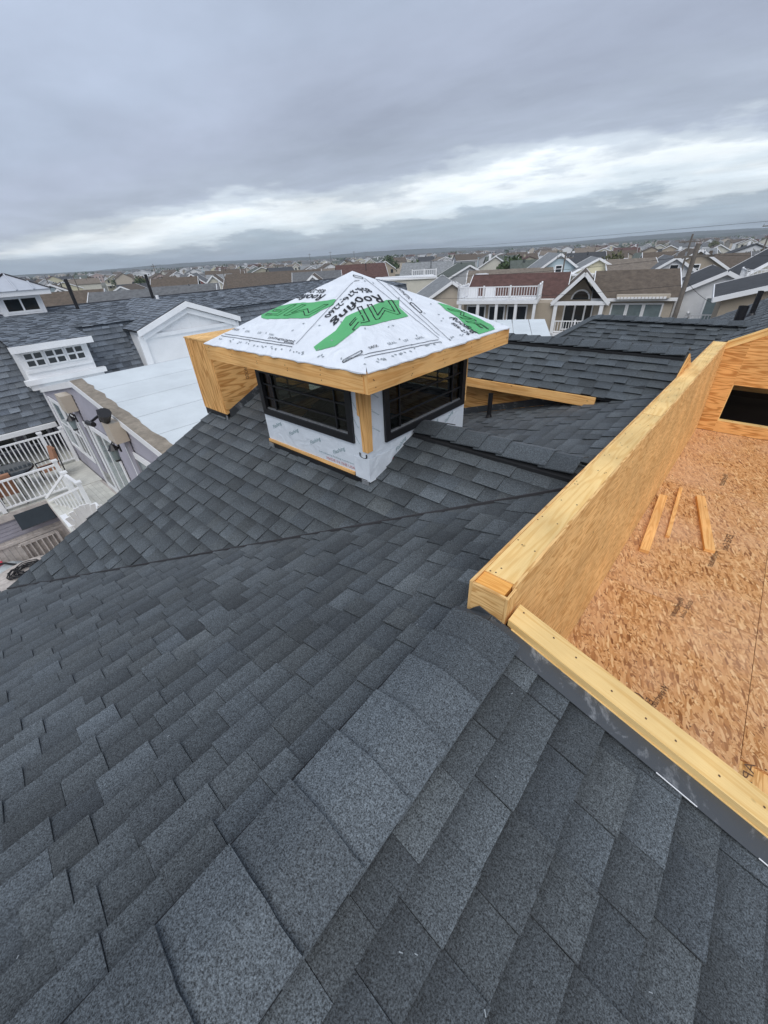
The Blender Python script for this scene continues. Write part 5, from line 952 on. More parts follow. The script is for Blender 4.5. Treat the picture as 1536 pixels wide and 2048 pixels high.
class Frame:
    """house frame: origin on the ground, u to the right, v away from us"""
    def __init__(s, x, y, yaw): s.o = Vector((x, y, GZ)); a = math.radians(yaw); s.u = Vector((math.cos(a), math.sin(a), 0)); s.v = Vector((-math.sin(a), math.cos(a), 0)); s.R = Matrix((s.u, s.v, Vector((0, 0, 1)))).transposed()
    def p(s, u, v, z): return s.o + s.u * u + s.v * v + Vector((0, 0, z))
    def box(s, mb, u0, u1, v0, v1, z0, z1, **k): mb.box(s.p((u0 + u1) / 2, (v0 + v1) / 2, (z0 + z1) / 2), (u1 - u0, v1 - v0, z1 - z0), R=s.R, **k); return mb
def gable_roof(F, root, u0, u1, v0, v1, ze, zr, axis, roof_m, trim='white', ov=0.4, wall_m=None, th=0.14, zb=0.0, rake=True):
    """walls with gables plus two roof slabs; axis 'u' or 'v' is the ridge direction"""
    um, vm = (u0 + u1) / 2, (v0 + v1) / 2
    if wall_m:
        if axis == 'u': poly = [F.p(u0, v0, zb), F.p(u0, v1, zb), F.p(u0, v1, ze), F.p(u0, vm, zr - 0.12), F.p(u0, v0, ze)]; vec = F.u * (u1 - u0)
        else: poly = [F.p(u0, v0, zb), F.p(u1, v0, zb), F.p(u1, v0, ze), F.p(um, v0, zr - 0.12), F.p(u0, v0, ze)]; vec = F.v * (v1 - v0)
        MB().prism(poly, vec).build('wall', MT[wall_m], root)
    for sg in (-1, 1):
        if axis == 'u':
            ev = v0 if sg < 0 else v1; sl = (zr - ze) / abs(vm - ev); a = ev + sg * ov; z = ze - sl * ov
            poly = [F.p(u0 - ov, a, z), F.p(u1 + ov, a, z), F.p(u1 + ov, vm, zr), F.p(u0 - ov, vm, zr)]
        else:
            eu = u0 if sg < 0 else u1; sl = (zr - ze) / abs(um - eu); a = eu + sg * ov; z = ze - sl * ov
            poly = [F.p(a, v0 - ov, z), F.p(a, v1 + ov, z), F.p(um, v1 + ov, zr), F.p(um, v0 - ov, zr)]
        MB().prism([q - Vector((0, 0, 0.0)) for q in poly], (0, 0, th)).build('roof', MT[roof_m], root)
        if trim:
            MB().bar(poly[0] + Vector((0, 0, 0.03)), poly[1] + Vector((0, 0, 0.03)), 0.06, 0.24).build('fascia', MT[trim], root)
            if rake:
                for i, j in ((0, 3), (1, 2)): MB().bar(poly[i] + Vector((0, 0, 0.03)), poly[j] + Vector((0, 0, 0.03)), 0.07, 0.28, up=(0, 0, 1)).build('rake_board', MT[trim], root)
def wins(F, root, face, specs, glass='glass_d', frame=0.12, mull=(0, 1)):
    """face ('f', v) front wall at v, ('l', u) left wall, ('r', u) right wall; specs (a, z, w, h)"""
    for a, z, w_, h_ in specs:
        if face[0] == 'f': window(root, F.p(a, face[1] - 0.01, z), F.u, -F.v, w_, h_, frame, mull, glass, proud=0.06)
        elif face[0] == 'l': window(root, F.p(face[1] - 0.01, a, z), -F.v, -F.u, w_, h_, frame, mull, glass, proud=0.06)
        else: window(root, F.p(face[1] + 0.01, a, z), F.v, F.u, w_, h_, frame, mull, glass, proud=0.06)
def rail(F, root, pts, z, h_=1.0, sp=0.22):
    for (a, b), (c, d) in zip(pts, pts[1:]):
        p, q = F.p(a, b, z), F.p(c, d, z); dv = q - p; n = max(2, int(dv.length / sp)); U = Vector((0, 0, 1))
        MB().bar(p + U * h_, q + U * h_, 0.1, 0.08).build('rail', MT['vinyl'], root); MB().bar(p + U * 0.12, q + U * 0.12, 0.08, 0.08).build('rail', MT['vinyl'], root)
        mb = MB()
        for i in range(1, n): a_ = p + dv * (i / n); mb.bar(a_ + U * 0.1, a_ + U * h_, 0.05, 0.05, up=dv)
        mb.build('balusters', MT['vinyl'], root, kind='stuff')
        for f in [i / max(1, round(dv.length / 2.2)) for i in range(max(1, round(dv.length / 2.2)) + 1)]: a_ = p + dv * f; MB().bar(a_, a_ + U * (h_ + 0.12), 0.14, 0.14, up=dv).build('rail_post', MT['vinyl'], root)
YW = 18.5
# H1: tan house, open gable porch on the left, long brown roof
F = Frame(-11.3, 41.8, YW); h = thing('tan_porch_house', 'tan house with steep open gable porch, arched window and mossy brown roof', 'house', F.o)
gable_roof(F, h, -0.8, 5.1, 0.0, 8.0, 6.45, 8.15, 'u', 'r_brown', wall_m='w_beige')
gable_roof(F, h, -4.1, -0.1, -1.0, 6.0, 6.35, 8.35, 'v', 'r_brown', wall_m=None, ov=0.3)
MB().prism([F.p(-3.9, 0.3, 0), F.p(-0.8, 0.3, 0), F.p(-0.8, 0.3, 6.3), F.p(-2.1, 0.3, 7.9), F.p(-3.9, 0.3, 6.3)], F.v * 6).build('wall', MT['w_tan'], h)
F.box(MB(), -4.4, 0.2, -1.25, -1.0, 6.0, 6.3).build('porch_beam', MT['white'], h)
for u in (-4.0, -0.3): F.box(MB(), u - 0.15, u + 0.15, -1.2, -0.9, 1.0, 6.0).build('porch_column', MT['white'], h)
AU, AZ0, AR = -2.1, 6.32, 0.66
pts = [F.p(AU + AR * math.cos(math.pi * i / 12), 0.27, AZ0 + AR * math.sin(math.pi * i / 12)) for i in range(13)]; MB().prism(pts, -F.v * 0.05).build('arched_window', MT['glass_d'], h)
ar = MB()
for i in range(12): a, b = math.pi * i / 12, math.pi * (i + 1) / 12; c_ = lambda r_, t_: F.p(AU + r_ * math.cos(t_), 0.2, AZ0 + r_ * math.sin(t_)); ar.prism([c_(AR, a), c_(AR + 0.13, a), c_(AR + 0.13, b), c_(AR, b)], F.v * 0.06)
ar.build('arch_trim', MT['white'], h)
wins(F, h, ('f', 0.3), [(-3.2, 3.9, 0.75, 2.0), (-2.35, 3.9, 0.75, 2.0), (-1.5, 3.9, 0.5, 2.0)], mull=(0, 0)); wins(F, h, ('f', 0.0), [(0.6, 4.3, 1.0, 1.6), (1.85, 4.3, 1.0, 1.6), (3.1, 4.1, 1.2, 1.8)], 'glass_b', mull=(0, 0))
rail(F, h, [(-4.0, -1.0), (-0.3, -1.0)], 3.7); F.box(MB(), -4.2, 0.0, -1.2, 0.25, 3.45, 3.7).build('porch_floor', MT['white'], h)
F.box(MB(), 0.7, 4.6, -0.75, -0.3, 6.45, 6.72).build('awning_box', MT['w_beige'], h)
for i in range(14): F.box(MB(), 0.75 + i * 0.26, 0.95 + i * 0.26, -0.8, -0.76, 6.38, 6.55).build('awning_scallop', MT['white'], h)
# H2: dark red roof with roof-top balcony
F = Frame(-15.9, 38.8, YW); h = thing('red_roof_house', 'house with dark red-brown roof and white balcony above a columned porch', 'house', F.o)
gable_roof(F, h, -7.2, 1.6, 3.2, 10.0, 6.35, 8.1, 'u', 'r_red', wall_m='w_tan'); F.box(MB(), -7.0, 1.4, 0.4, 3.4, 0, 6.2).build('lower_wall', MT['w_tan'], h)
F.box(MB(), -7.4, -0.2, -1.0, 3.1, 6.25, 6.55).build('balcony_floor', MT['white'], h); rail(F, h, [(-7.3, 3.0), (-7.3, -0.9), (-0.3, -0.9), (-0.3, 3.0)], 6.55, 1.05)
for u in (-7.1, -5.4, -3.7, -2.0, -0.4): F.box(MB(), u - 0.12, u + 0.12, -0.95, -0.7, 0.3, 6.25).build('porch_column', MT['white'], h)
wins(F, h, ('f', 0.4), [(-6.6, 3.9, 1.6, 2.0), (-4.5, 3.9, 1.3, 2.0), (-2.8, 3.9, 1.6, 2.0)], mull=(1, 0)); wins(F, h, ('r', 1.6), [(4.2, 4.2, 0.6, 1.7), (5.3, 4.2, 0.6, 1.7)]); rail(F, h, [(-7.1, -0.9), (-0.4, -0.9)], 3.6, 0.9); F.box(MB(), -7.3, -0.2, -1.0, 0.4, 3.35, 3.6).build('porch_floor', MT['white'], h)
for u in (-6.2, -4.6): F.box(MB(), u - 0.4, u + 0.4, 0.2, 0.9, 6.55, 7.5).build('deck_chair', MT['vinyl'], h)
# H3: beige gable with grey roof and skylights
F = Frame(-26.5, 40.5, YW + 20); h = thing('grey_roof_skylight_house', 'beige gable-fronted house with pale grey roof and two skylights', 'house', F.o)
gable_roof(F, h, -3.8, 3.8, 0, 14, 5.4, 7.7, 'v', 'r_light', wall_m='w_beige')
for v in (3.5, 7.5):
    mb = MB(); c = [F.p(1.2, v, 7.22), F.p(2.2, v, 6.62), F.p(2.2, v + 1.2, 6.62), F.p(1.2, v + 1.2, 7.22)]; mb.prism(c, (0, 0, 0.16)); mb.build('skylight', MT['vinyl'], h)
F.box(MB(), 3.0, 4.2, 2.5, 4.0, 4, 8.2).build('chimney', MT['w_white'], h); F.box(MB(), 4.3, 5.6, 3.0, 4.4, 4, 7.6).build('chimney', MT['w_tan'], h); wins(F, h, ('f', 0.0), [(-2.4, 3.2, 1.0, 1.3), (1.2, 3.2, 1.0, 1.3)])
# H4.. row beyond
def simple(name, label, x, y, yaw, w_, d_, ze, zr, axis, wm, rm, group=None, storeys=2, porch=False, glass='glass_d'):
    F = Frame(x, y, yaw); h = thing(name, label, 'house', F.o, group); gable_roof(F, h, -w_ / 2, w_ / 2, 0, d_, ze, zr, axis, rm, wall_m=wm, ov=0.35)
    n = max(2, int(w_ / 2.3)); sp = w_ / n
    for st in range(storeys):
        z = ze - 2.1 - st * 2.9
        if z < 0.5: continue
        wins(F, h, ('f', 0.0), [(-w_ / 2 + sp * (i + 0.5) - 0.45, z, 0.9, 1.3) for i in range(n)], glass)
        wins(F, h, ('l', -w_ / 2), [(d_ * 0.4, z, 0.8, 1.2)], glass); wins(F, h, ('r', w_ / 2), [(d_ * 0.4, z, 0.8, 1.2)], glass)
    if axis == 'v' and zr - ze > 1.6: wins(F, h, ('f', 0.0), [(-0.4, ze + 0.15, 0.8, 0.8)], glass)
    if porch:
        F.box(MB(), -w_ / 2, w_ / 2, -1.8, 0, ze - 2.9, ze - 2.7).build('porch_floor', MT['white'], h); F.box(MB(), -w_ / 2 - 0.2, w_ / 2 + 0.2, -2.0, -0.01, ze - 0.25, ze - 0.05).build('porch_roof', MT['white'], h); rail(F, h, [(-w_ / 2, -1.7), (w_ / 2, -1.7)], ze - 2.7, 0.95, 0.4)
        for i in range(4): u = -w_ / 2 + 0.1 + i * (w_ - 0.2) / 3; F.box(MB(), u - 0.1, u + 0.1, -1.8, -1.6, 0.2, ze - 0.25).build('porch_column', MT['white'], h)
    return F, h
F, h = simple('light_blue_house', 'light blue two-storey house with columned porch under a white-edged gable', -26.5, 69.5, YW + 10, 7.0, 16, 6.9, 9.3, 'v', 'w_blue', 'r_light', porch=True)
simple('yellow_house', 'pale yellow house with a balcony porch beside the light blue house', -20.5, 68, YW + 5, 6.2, 10, 7.0, 8.6, 'v', 'w_yellow', 'r_light', porch=True)
simple('olive_house', 'olive-tan house between the yellow house and the white one', -15.4, 66.5, YW + 5, 5.6, 10, 6.9, 8.3, 'u', 'w_olive', 'r_tan')
simple('white_gable_house', 'white gable house right of the olive-tan house', -11.0, 66, YW, 5.4, 10, 6.8, 8.5, 'v', 'w_white', 'r_grey')
simple('tan_gable_house', 'tan house with a wide triangular gable behind the utility pole', -10.0, 75, YW, 8.5, 10, 6.4, 9.0, 'v', 'w_tan', 'r_brown')
simple('pinkish_house', 'pinkish-beige low gable house left of the wide tan gable', -14.0, 84, YW, 8, 10, 6.5, 8.6, 'u', 'w_pink', 'r_brown')
# H9: tall grey-white house with balcony; H10 tan house at right edge; H11/H12 white decks
F = Frame(-4.3, 45.5, YW - 6); h = thing('grey_balcony_house', 'tall pale grey sided house with sliding doors and white balconies', 'house', F.o); gable_roof(F, h, -2.4, 3.4, 0, 10, 6.6, 8.0, 'v', 'r_dark', wall_m='w_white')
wins(F, h, ('f', 0), [(-0.2, 4.3, 2.4, 1.9)], 'glass_b', mull=(1, 0)); wins(F, h, ('f', 0), [(0.3, 1.3, 1.8, 1.7)], mull=(1, 1)); wins(F, h, ('l', -2.4), [(2.5, 2.4, 0.5, 2.4), (5.5, 2.4, 0.5, 2.4)], mull=(0, 0))
F.box(MB(), -1.2, 3.4, -1.4, 0, 3.95, 4.15).build('balcony_floor', MT['white'], h); rail(F, h, [(-1.2, 0), (-1.2, -1.3), (3.3, -1.3)], 4.15, 0.95); F.box(MB(), -1.2, 3.4, -1.4, 0, 0.95, 1.15).build('balcony_floor', MT['white'], h); rail(F, h, [(-1.2, -1.3), (3.3, -1.3)], 1.15, 0.95)
F = Frame(-7.3, 46, YW - 6); h = thing('grey_clapboard_house', 'narrow grey clapboard house behind the utility pole', 'house', F.o); gable_roof(F, h, -1.4, 1.4, 0, 9, 6.4, 7.0, 'u', 'r_light', wall_m='w_grey', ov=0.2); wins(F, h, ('f', 0), [(-0.3, 3.8, 0.3, 2.4), (-0.9, 1.0, 0.3, 1.4)], mull=(0, 0))
F = Frame(1.6, 34.4, YW - 12); h = thing('tan_roof_edge_house', 'tan house with long white rake and dark windows at the right edge', 'house', F.o); gable_roof(F, h, -4.2, 8.0, 0, 9.0, 7.35, 9.0, 'v', 'r_dark', wall_m='w_tan', ov=0.5)
wins(F, h, ('f', 0), [(-1.7, 6.0, 1.2, 1.1), (-0.2, 6.1, 1.2, 1.3), (1.4, 6.0, 0.9, 2.0)], frame=0.16, mull=(0, 0))
F, h = simple('white_arch_house', 'white house with a half-round window under its gable at the right edge', -0.2, 56, YW - 8, 7, 11, 6.9, 9.3, 'v', 'w_cream', 'r_dark'); F.box(MB(), -3.5, 3.5, -3.2, 0, 6.6, 6.8).build('roof_deck', MT['white'], h); rail(F, h, [(-3.4, 0), (-3.4, -3.1), (3.4, -3.1)], 6.8, 1.0, 0.25); F.box(MB(), -3.4, 3.4, -3.0, -0.02, 0, 6.58).build('lower_wall', MT['w_grey'], h)
F = Frame(-42.5, 52.5, YW + 22); h = thing('white_deck_house', 'flat-roofed white house with a slatted roof deck behind the cupola peak', 'house', F.o); F.box(MB(), -4.5, 4.5, 0, 8, 0, 7.2).build('wall', MT['w_cream'], h); F.box(MB(), -4.7, 4.7, -0.2, 8.2, 7.2, 7.4).build('roof', MT['white'], h); rail(F, h, [(1.0, 0), (4.5, 0)], 7.4, 0.95, 0.3); wins(F, h, ('f', 0), [(-3.5, 4.4, 1.2, 1.3), (-1.0, 4.4, 1.2, 1.3)])
simple('green_roof_gable_house', 'grey gable house with mossy green roof behind the skylight house', -43.5, 72, YW + 25, 9, 12, 5.9, 8.1, 'v', 'w_grey', 'r_green')
simple('flat_brown_roof_house', 'low house with long plain brown roof behind the balcony house', -30.5, 62, YW + 10, 12, 9, 5.9, 7.6, 'u', 'w_beige', 'r_tan')
simple('grey_peak_house', 'grey-gabled house with brown roof just left of the cupola peak', -58.5, 48, YW + 30, 6.5, 12, 5.6, 8.1, 'v', 'w_grey', 'r_brown', porch=True)
simple('red_gable_house', 'barn-red gable house with grey roof beyond the black vent pipe', -118, 56, YW + 40, 9, 16, 5.4, 8.5, 'v', 'w_red', 'r_grey')
simple('cream_twin_gable_house', 'cream narrow gable house right of the barn-red gable', -101, 53, YW + 40, 6.5, 14, 5.4, 8.2, 'v', 'w_cream', 'r_brown')
simple('long_brown_roof_house', 'long low house with a dark brown roof and white eave left of the cupola', -88, 60, YW + 28, 22, 12, 5.2, 8.2, 'u', 'w_cream', 'r_brown')
simple('low_white_gable_house', 'low white gable with dark roof between the two black pipes', -108, 35, YW + 40, 10, 14, 4.9, 7.3, 'v', 'w_white', 'r_brown')
simple('grey_ranch_house', 'grey house with broad roof just beyond the gambrel ridge', -62, 23, YW + 40, 16, 11, 5.0, 7.9, 'u', 'w_grey', 'r_grey')
simple('mauve_brown_house', 'brown-roofed house right of the little roof cupola', -70, 12, YW + 45, 14, 11, 5.2, 8.2, 'u', 'w_beige', 'r_brown')
simple('pale_blue_ridge_house', 'pale house with brown roof behind the right black pipe', -96, 41, YW + 40, 9, 12, 5.4, 8.3, 'u', 'w_blue', 'r_brown')
simple('beige_lot_house', 'beige house with grey roof right of the long brown roof', -73, 61, YW + 30, 10, 12, 5.2, 8.0, 'u', 'w_beige', 'r_grey')
# white metal porch roof just past the cupola
pr_ = thing('porch_roof', 'white metal porch roof seen past the right corner of the cupola roof', 'porch', (-7.5, 16, GZ)); F = Frame(-7.9, 16.2, YW + 10)
for i in range(6): MB().prism([F.p(-2.6 + i * 0.75, 0, 7.2), F.p(-1.88 + i * 0.75, 0, 7.2), F.p(-1.88 + i * 0.75, 3.6, 7.55), F.p(-2.6 + i * 0.75, 3.6, 7.55)], (0, 0, 0.05)).build('roof_panel', MT['membrane'], pr_)
F.box(MB(), -2.7, 2.0, -0.1, 0.0, 7.0, 7.25).build('gutter', MT['white'], pr_)
for u in (-2.5, -0.3, 1.8): F.box(MB(), u - 0.1, u + 0.1, 0.2, 0.4, 0, 7.1).build('post', MT['white'], pr_)
for u in (-2.5, 1.8): F.box(MB(), u - 0.1, u + 0.1, 3.2, 3.4, 0, 7.4).build('post', MT['white'], pr_)

# far houses: one mesh each, walls + roof + white gable edge
rr = random.Random(21)
WALLS = ['w_tan', 'w_beige', 'w_cream', 'w_white', 'w_white', 'w_blue', 'w_yellow', 'w_olive', 'w_grey', 'w_cream', 'w_pink']; ROOFS = ['r_brown', 'r_grey', 'r_dark', 'r_green', 'r_light', 'r_tan', 'r_red', 'r_grey', 'r_brown']
WN = dict(w_tan='tan', w_beige='beige', w_cream='cream', w_white='white', w_blue='pale blue', w_yellow='pale yellow', w_olive='olive', w_grey='grey', w_red='red', w_pink='pinkish'); RN = dict(r_brown='brown', r_grey='grey', r_dark='charcoal', r_green='mossy green', r_light='pale grey', r_tan='tan', r_red='dark red')
taken = [(o.matrix_basis.translation.x, o.matrix_basis.translation.y) for o in C.objects if o.get('category') == 'house']
def far_house(mb, F, w_, d_, ze, zr, axis, win=True):
    um = 0; ov = 0.3
    if axis == 'u': poly = [F.p(-w_ / 2, 0, 0), F.p(-w_ / 2, d_, 0), F.p(-w_ / 2, d_, ze), F.p(-w_ / 2, d_ / 2, zr - 0.1), F.p(-w_ / 2, 0, ze)]; mb.prism(poly, F.u * w_, m=0)
    else: poly = [F.p(-w_ / 2, 0, 0), F.p(w_ / 2, 0, 0), F.p(w_ / 2, 0, ze), F.p(0, 0, zr - 0.1), F.p(-w_ / 2, 0, ze)]; mb.prism(poly, F.v * d_, m=0)
    for sg in (-1, 1):
        if axis == 'u':
            a = d_ / 2 + sg * (d_ / 2 + ov); z = ze - (zr - ze) * ov / (d_ / 2); q = [F.p(-w_ / 2 - ov, a, z), F.p(w_ / 2 + ov, a, z), F.p(w_ / 2 + ov, d_ / 2, zr), F.p(-w_ / 2 - ov, d_ / 2, zr)]
        else:
            a = sg * (w_ / 2 + ov); z = ze - (zr - ze) * ov / (w_ / 2); q = [F.p(a, -ov, z), F.p(a, d_ + ov, z), F.p(0, d_ + ov, zr), F.p(0, -ov, zr)]
        mb.prism(q, (0, 0, 0.12), m=1)
        if axis == 'v': mb.prism([q[0] - F.v * 0.03, q[3] - F.v * 0.03, q[3] - F.v * 0.03 + Vector((0, 0, 0.3)), q[0] - F.v * 0.03 + Vector((0, 0, 0.3))], -F.v * 0.05, m=2)
        else: mb.prism([q[0] + sg * F.v * 0.03, q[1] + sg * F.v * 0.03, q[1] + sg * F.v * 0.03 + Vector((0, 0, 0.22)), q[0] + sg * F.v * 0.03 + Vector((0, 0, 0.22))], sg * F.v * 0.05, m=2)
    if win:
        k_ = rr.random()
        if k_ < 0.35:      # projecting front gable
            c_ = rr.uniform(-w_ * 0.2, w_ * 0.2); hw = w_ * 0.22; zt = min(zr - 0.15, ze + 1.5); mb.prism([F.p(c_ - hw, -1.4, 0), F.p(c_ + hw, -1.4, 0), F.p(c_ + hw, -1.4, ze - 0.2), F.p(c_, -1.4, zt), F.p(c_ - hw, -1.4, ze - 0.2)], F.v * 1.4, m=0)
            for sg in (-1, 1): q = [F.p(c_ + sg * (hw + 0.3), -1.7, ze - 0.4), F.p(c_, -1.7, zt + 0.08), F.p(c_, d_ * 0.4, zt + 0.08), F.p(c_ + sg * (hw + 0.3), d_ * 0.4, ze - 0.4)]; mb.prism(q, (0, 0, 0.12), m=1); mb.prism([q[0], q[1], q[1] + Vector((0, 0, 0.3)), q[0] + Vector((0, 0, 0.3))], -F.v * 0.06, m=2)
            F.box(mb, c_ - 0.6, c_ + 0.6, -1.47, -1.41, ze - 2.2, ze - 0.8, m=3)
        elif k_ < 0.62:    # balcony or roof deck with a white rail
            F.box(mb, -w_ / 2, w_ / 2, -1.6, -0.01, ze - 2.9, ze - 2.7, m=2); F.box(mb, -w_ / 2, w_ / 2, -1.6, -1.52, ze - 1.9, ze - 1.8, m=2)
            for i in range(int(w_ / 0.5)): F.box(mb, -w_ / 2 + i * 0.5, -w_ / 2 + i * 0.5 + 0.09, -1.59, -1.53, ze - 2.7, ze - 1.9, m=2)
            for i in range(3): F.box(mb, -w_ / 2 + i * w_ / 2 - 0.08, -w_ / 2 + i * w_ / 2 + 0.08, -1.58, -1.42, 0, ze - 1.7, m=2)
        if rr.random() < 0.4: u_ = rr.uniform(-w_ * 0.3, w_ * 0.3); F.box(mb, u_ - 0.35, u_ + 0.35, d_ * 0.55, d_ * 0.55 + 0.6, ze, min(zr + 0.7, 9.4), m=rr.choice((0, 1, 2)))
        for _ in range(2): u_ = rr.uniform(-w_ * 0.3, w_ * 0.3); F.box(mb, u_ - 0.07, u_ + 0.07, d_ * 0.4, d_ * 0.4 + 0.14, ze + 0.5, min(zr + 0.25, 9.2), m=3)
        n = max(2, int(w_ / 2.6)); sp = w_ / n
        for st in (1.4, 4.1):
            if st + 1.3 > ze: continue
            for i in range(n): F.box(mb, -w_ / 2 + sp * (i + 0.5) - 0.5, -w_ / 2 + sp * (i + 0.5) + 0.5, -0.06, -0.01, st, st + 1.3, m=3)
cnt = 0; tries = 0; far_m = MB(); many = []
ring = []
while cnt < 285 and tries < 20000:
    tries += 1; az = rr.uniform(-98, 12); f = rr.random(); r_ = 62 + 560 * f ** 1.35
    d = azdir(az) * r_; x, y = d.x, d.y
    if any((x - a) ** 2 + (y - b) ** 2 < (13.5 if r_ < 200 else 12) ** 2 for a, b in taken): continue
    if az > -62 and r_ < 84: continue
    taken.append((x, y)); yaw = -az + rr.choice((0, 0, 90)) + rr.uniform(-12, 12) + 8; ze = rr.uniform(4.8, 6.6); zr = min(8.8, ze + rr.uniform(1.4, 2.6)); wm, rm = rr.choice(WALLS), rr.choice(ROOFS)
    ring.append((az, r_)); mb = MB(); far_house(mb, Frame(x, y, yaw), rr.uniform(7, 12), rr.uniform(8, 12), ze, zr, rr.choice('uv'))
    o = mb.build('town_house', [MT[wm], MT[rm], MT['white'], MT['glass_d']])
    side = 'left of cupola' if az < -55 else 'behind cupola' if az < -32 else 'right of cupola'
    dist = 'nearer rows' if r_ < 130 else 'middle rows' if r_ < 300 else 'far rows'
    tag(o, None, 'house', f'{WN[wm]} {RN[rm]}-roofed houses in the {dist} {side}'); many.append((az, o, f'{WN[wm]} house with {RN[rm]} roof', f'{dist}, {side}')); cnt += 1
ORD = ['leftmost', 'second', 'third', 'fourth', 'fifth', 'sixth', 'seventh', 'eighth', 'ninth', 'tenth', 'eleventh', 'twelfth', 'thirteenth', 'fourteenth', 'fifteenth', 'sixteenth', 'seventeenth', 'eighteenth', 'nineteenth', 'twentieth']
def order_labels(items):
    by = {}
    for it in items: by.setdefault((it[2], it[3]), []).append(it)
    for (what, where), L_ in by.items():
        L_.sort(key=lambda t_: t_[0])
        for i, it in enumerate(L_):
            it[1]['label'] = f'only {what} in the {where}' if len(L_) == 1 else (f'leftmost {what} in the {where}' if i == 0 else f'{ORD[min(i, 19)]}-from-left {what} in the {where}')
order_labels(many)
for i in range(620):
    az = rr.uniform(-100, 15); r_ = 560 + 950 * rr.random() ** 0.9; d = azdir(az) * r_; b4 = len(far_m.F)
    far_house(far_m, Frame(d.x, d.y, -az + rr.choice((0, 90)) + rr.uniform(-15, 15)), rr.uniform(8, 14), rr.uniform(8, 13), rr.uniform(4.8, 6.8), rr.uniform(7, 9), rr.choice('uv'), win=False)
    k0 = rr.randrange(3); 
    for j in range(b4, len(far_m.F)): far_m.MI[j] = (0, 3, 4)[k0] if far_m.MI[j] == 0 else (1, 5)[k0 % 2] if far_m.MI[j] == 1 else far_m.MI[j]
tag(far_m.build('far_town', [MT['w_white'], MT['r_grey'], MT['white'], MT['w_beige'], MT['w_grey'], MT['r_brown']]), 'far-off houses of the town merging towards the horizon', 'town', kind='stuff')

# ------------------------------------------------------------------ trees: trunk, limbs and crowns of leaf-sized faces
MT['bark'] = mat('bark', (0.09, 0.07, 0.05), 0.9, 0.3, 6)
def leafmat(n, c): return mat(n, c, 0.8, 0.45, 0.9, detail=6)
LEAF = [leafmat('leaf_green', (0.055, 0.085, 0.035)), leafmat('leaf_olive', (0.09, 0.095, 0.04)), leafmat('leaf_rust', (0.11, 0.075, 0.035))]
def tree(x, y, hgt, rad, lm, label, group, leaves=700, conif=False):
    r = random.Random(int(x * 13 + y * 7)); o = thing('tree', label, 'tree', (x, y, GZ), group); b0 = Vector((x, y, GZ)); tr = MB(); tr.tube(b0, b0 + Vector((0, 0, hgt * 0.55)), hgt * 0.03, hgt * 0.015, n=7)
    cl = []
    for i in range(6): a = r.uniform(0, 6.28); q = b0 + Vector((math.cos(a) * rad * 0.6, math.sin(a) * rad * 0.6, hgt * r.uniform(0.55, 0.85))); tr.tube(b0 + Vector((0, 0, hgt * r.uniform(0.3, 0.5))), q, hgt * 0.011, hgt * 0.004, n=5); cl.append((q, rad * r.uniform(0.35, 0.6)))
    cl += [(b0 + Vector((r.uniform(-.3, .3) * rad, r.uniform(-.3, .3) * rad, hgt * r.uniform(0.7, 0.92))), rad * r.uniform(0.35, 0.55)) for _ in range(5)]; tr.build('trunk', MT['bark'], o)
    cm = MB(); s_ = rad * 0.11
    for i in range(leaves):
        c, cr = r.choice(cl); v = Vector((r.gauss(0, 1), r.gauss(0, 1), r.gauss(0, 0.8))).normalized() * cr * r.random() ** 0.4; p = c + v; n1_ = Vector((r.gauss(0, 1), r.gauss(0, 1), r.gauss(0, 1))).normalized(); n2 = n1_.orthogonal().normalized(); k_ = s_ * r.uniform(0.6, 1.3)
        cm.face([p - n1_ * k_, p + n2 * k_ * 0.6, p + n1_ * k_, p - n2 * k_ * 0.6])
    cm.build('crown', LEAF[lm], o); return o
TREES = [(-45, 92, 8.5, 3.6, 0, 'dark green bushy tree beside the green-roofed gable'), (-40, 98, 7.5, 3.2, 1, 'olive tree right of the dark green one'), (-36, 88, 7.0, 2.8, 2, 'rusty brown tree left of the light blue house'), (-29, 105, 8.2, 3.5, 1, 'olive tree behind the light blue house'), (-70, 90, 8.4, 3.4, 0, 'green tree above the cupola roof peak'), (-130, 150, 9.2, 4.2, 0, 'round green tree standing out left of the peak'), (-8, 150, 7, 3, 1, 'olive tree near the right utility pole'), (-20, 140, 7, 3, 0, 'green tree behind the yellow house'), (-60, 42, 6.8, 2.4, 2, 'rusty bush-like tree by the grey-gabled house')]
for x, y, hg, ra, lm, lb in TREES: tree(x, y, hg, ra, lm, lb, 'single trees among the houses')
tmany = []
for i in range(46):
    az = rr.uniform(-95, 10); r_ = rr.uniform(150 if az < -35 else 260, 620); d = azdir(az) * r_; lm = rr.randrange(3)
    dist = 'middle distance' if r_ < 300 else 'far distance'; side = 'left of cupola' if az < -55 else 'behind cupola' if az < -32 else 'right of cupola'
    cn = ('green', 'olive', 'rusty')[lm]; to = tree(d.x, d.y, rr.uniform(6.0, 9.0), rr.uniform(2.4, 4.0), lm, '-', f"{cn} trees in the {dist} {side}", 260); tmany.append((az, to, f'{cn} leafy tree', f'{dist}, {side}'))
order_labels(tmany)
tm = MB()                                # continuous far tree line
for i in range(9000):
    az = rr.uniform(-105, 20); r_ = rr.uniform(700, 1480); d = azdir(az) * r_; z = GZ + rr.uniform(0.5, 6.5 + 2.0 * math.sin(az * 0.9)); p = Vector((d.x, d.y, z)); k_ = rr.uniform(1.2, 2.6); n1_ = Vector((rr.gauss(0, 1), rr.gauss(0, 1), rr.gauss(0, 1))).normalized(); n2 = n1_.orthogonal().normalized(); tm.face([p - n1_ * k_, p + n2 * k_ * 0.7, p + n1_ * k_, p - n2 * k_ * 0.7])
tag(tm.build('far_trees', LEAF[0]), 'far-off trees scattered between the distant houses', 'trees', kind='stuff')

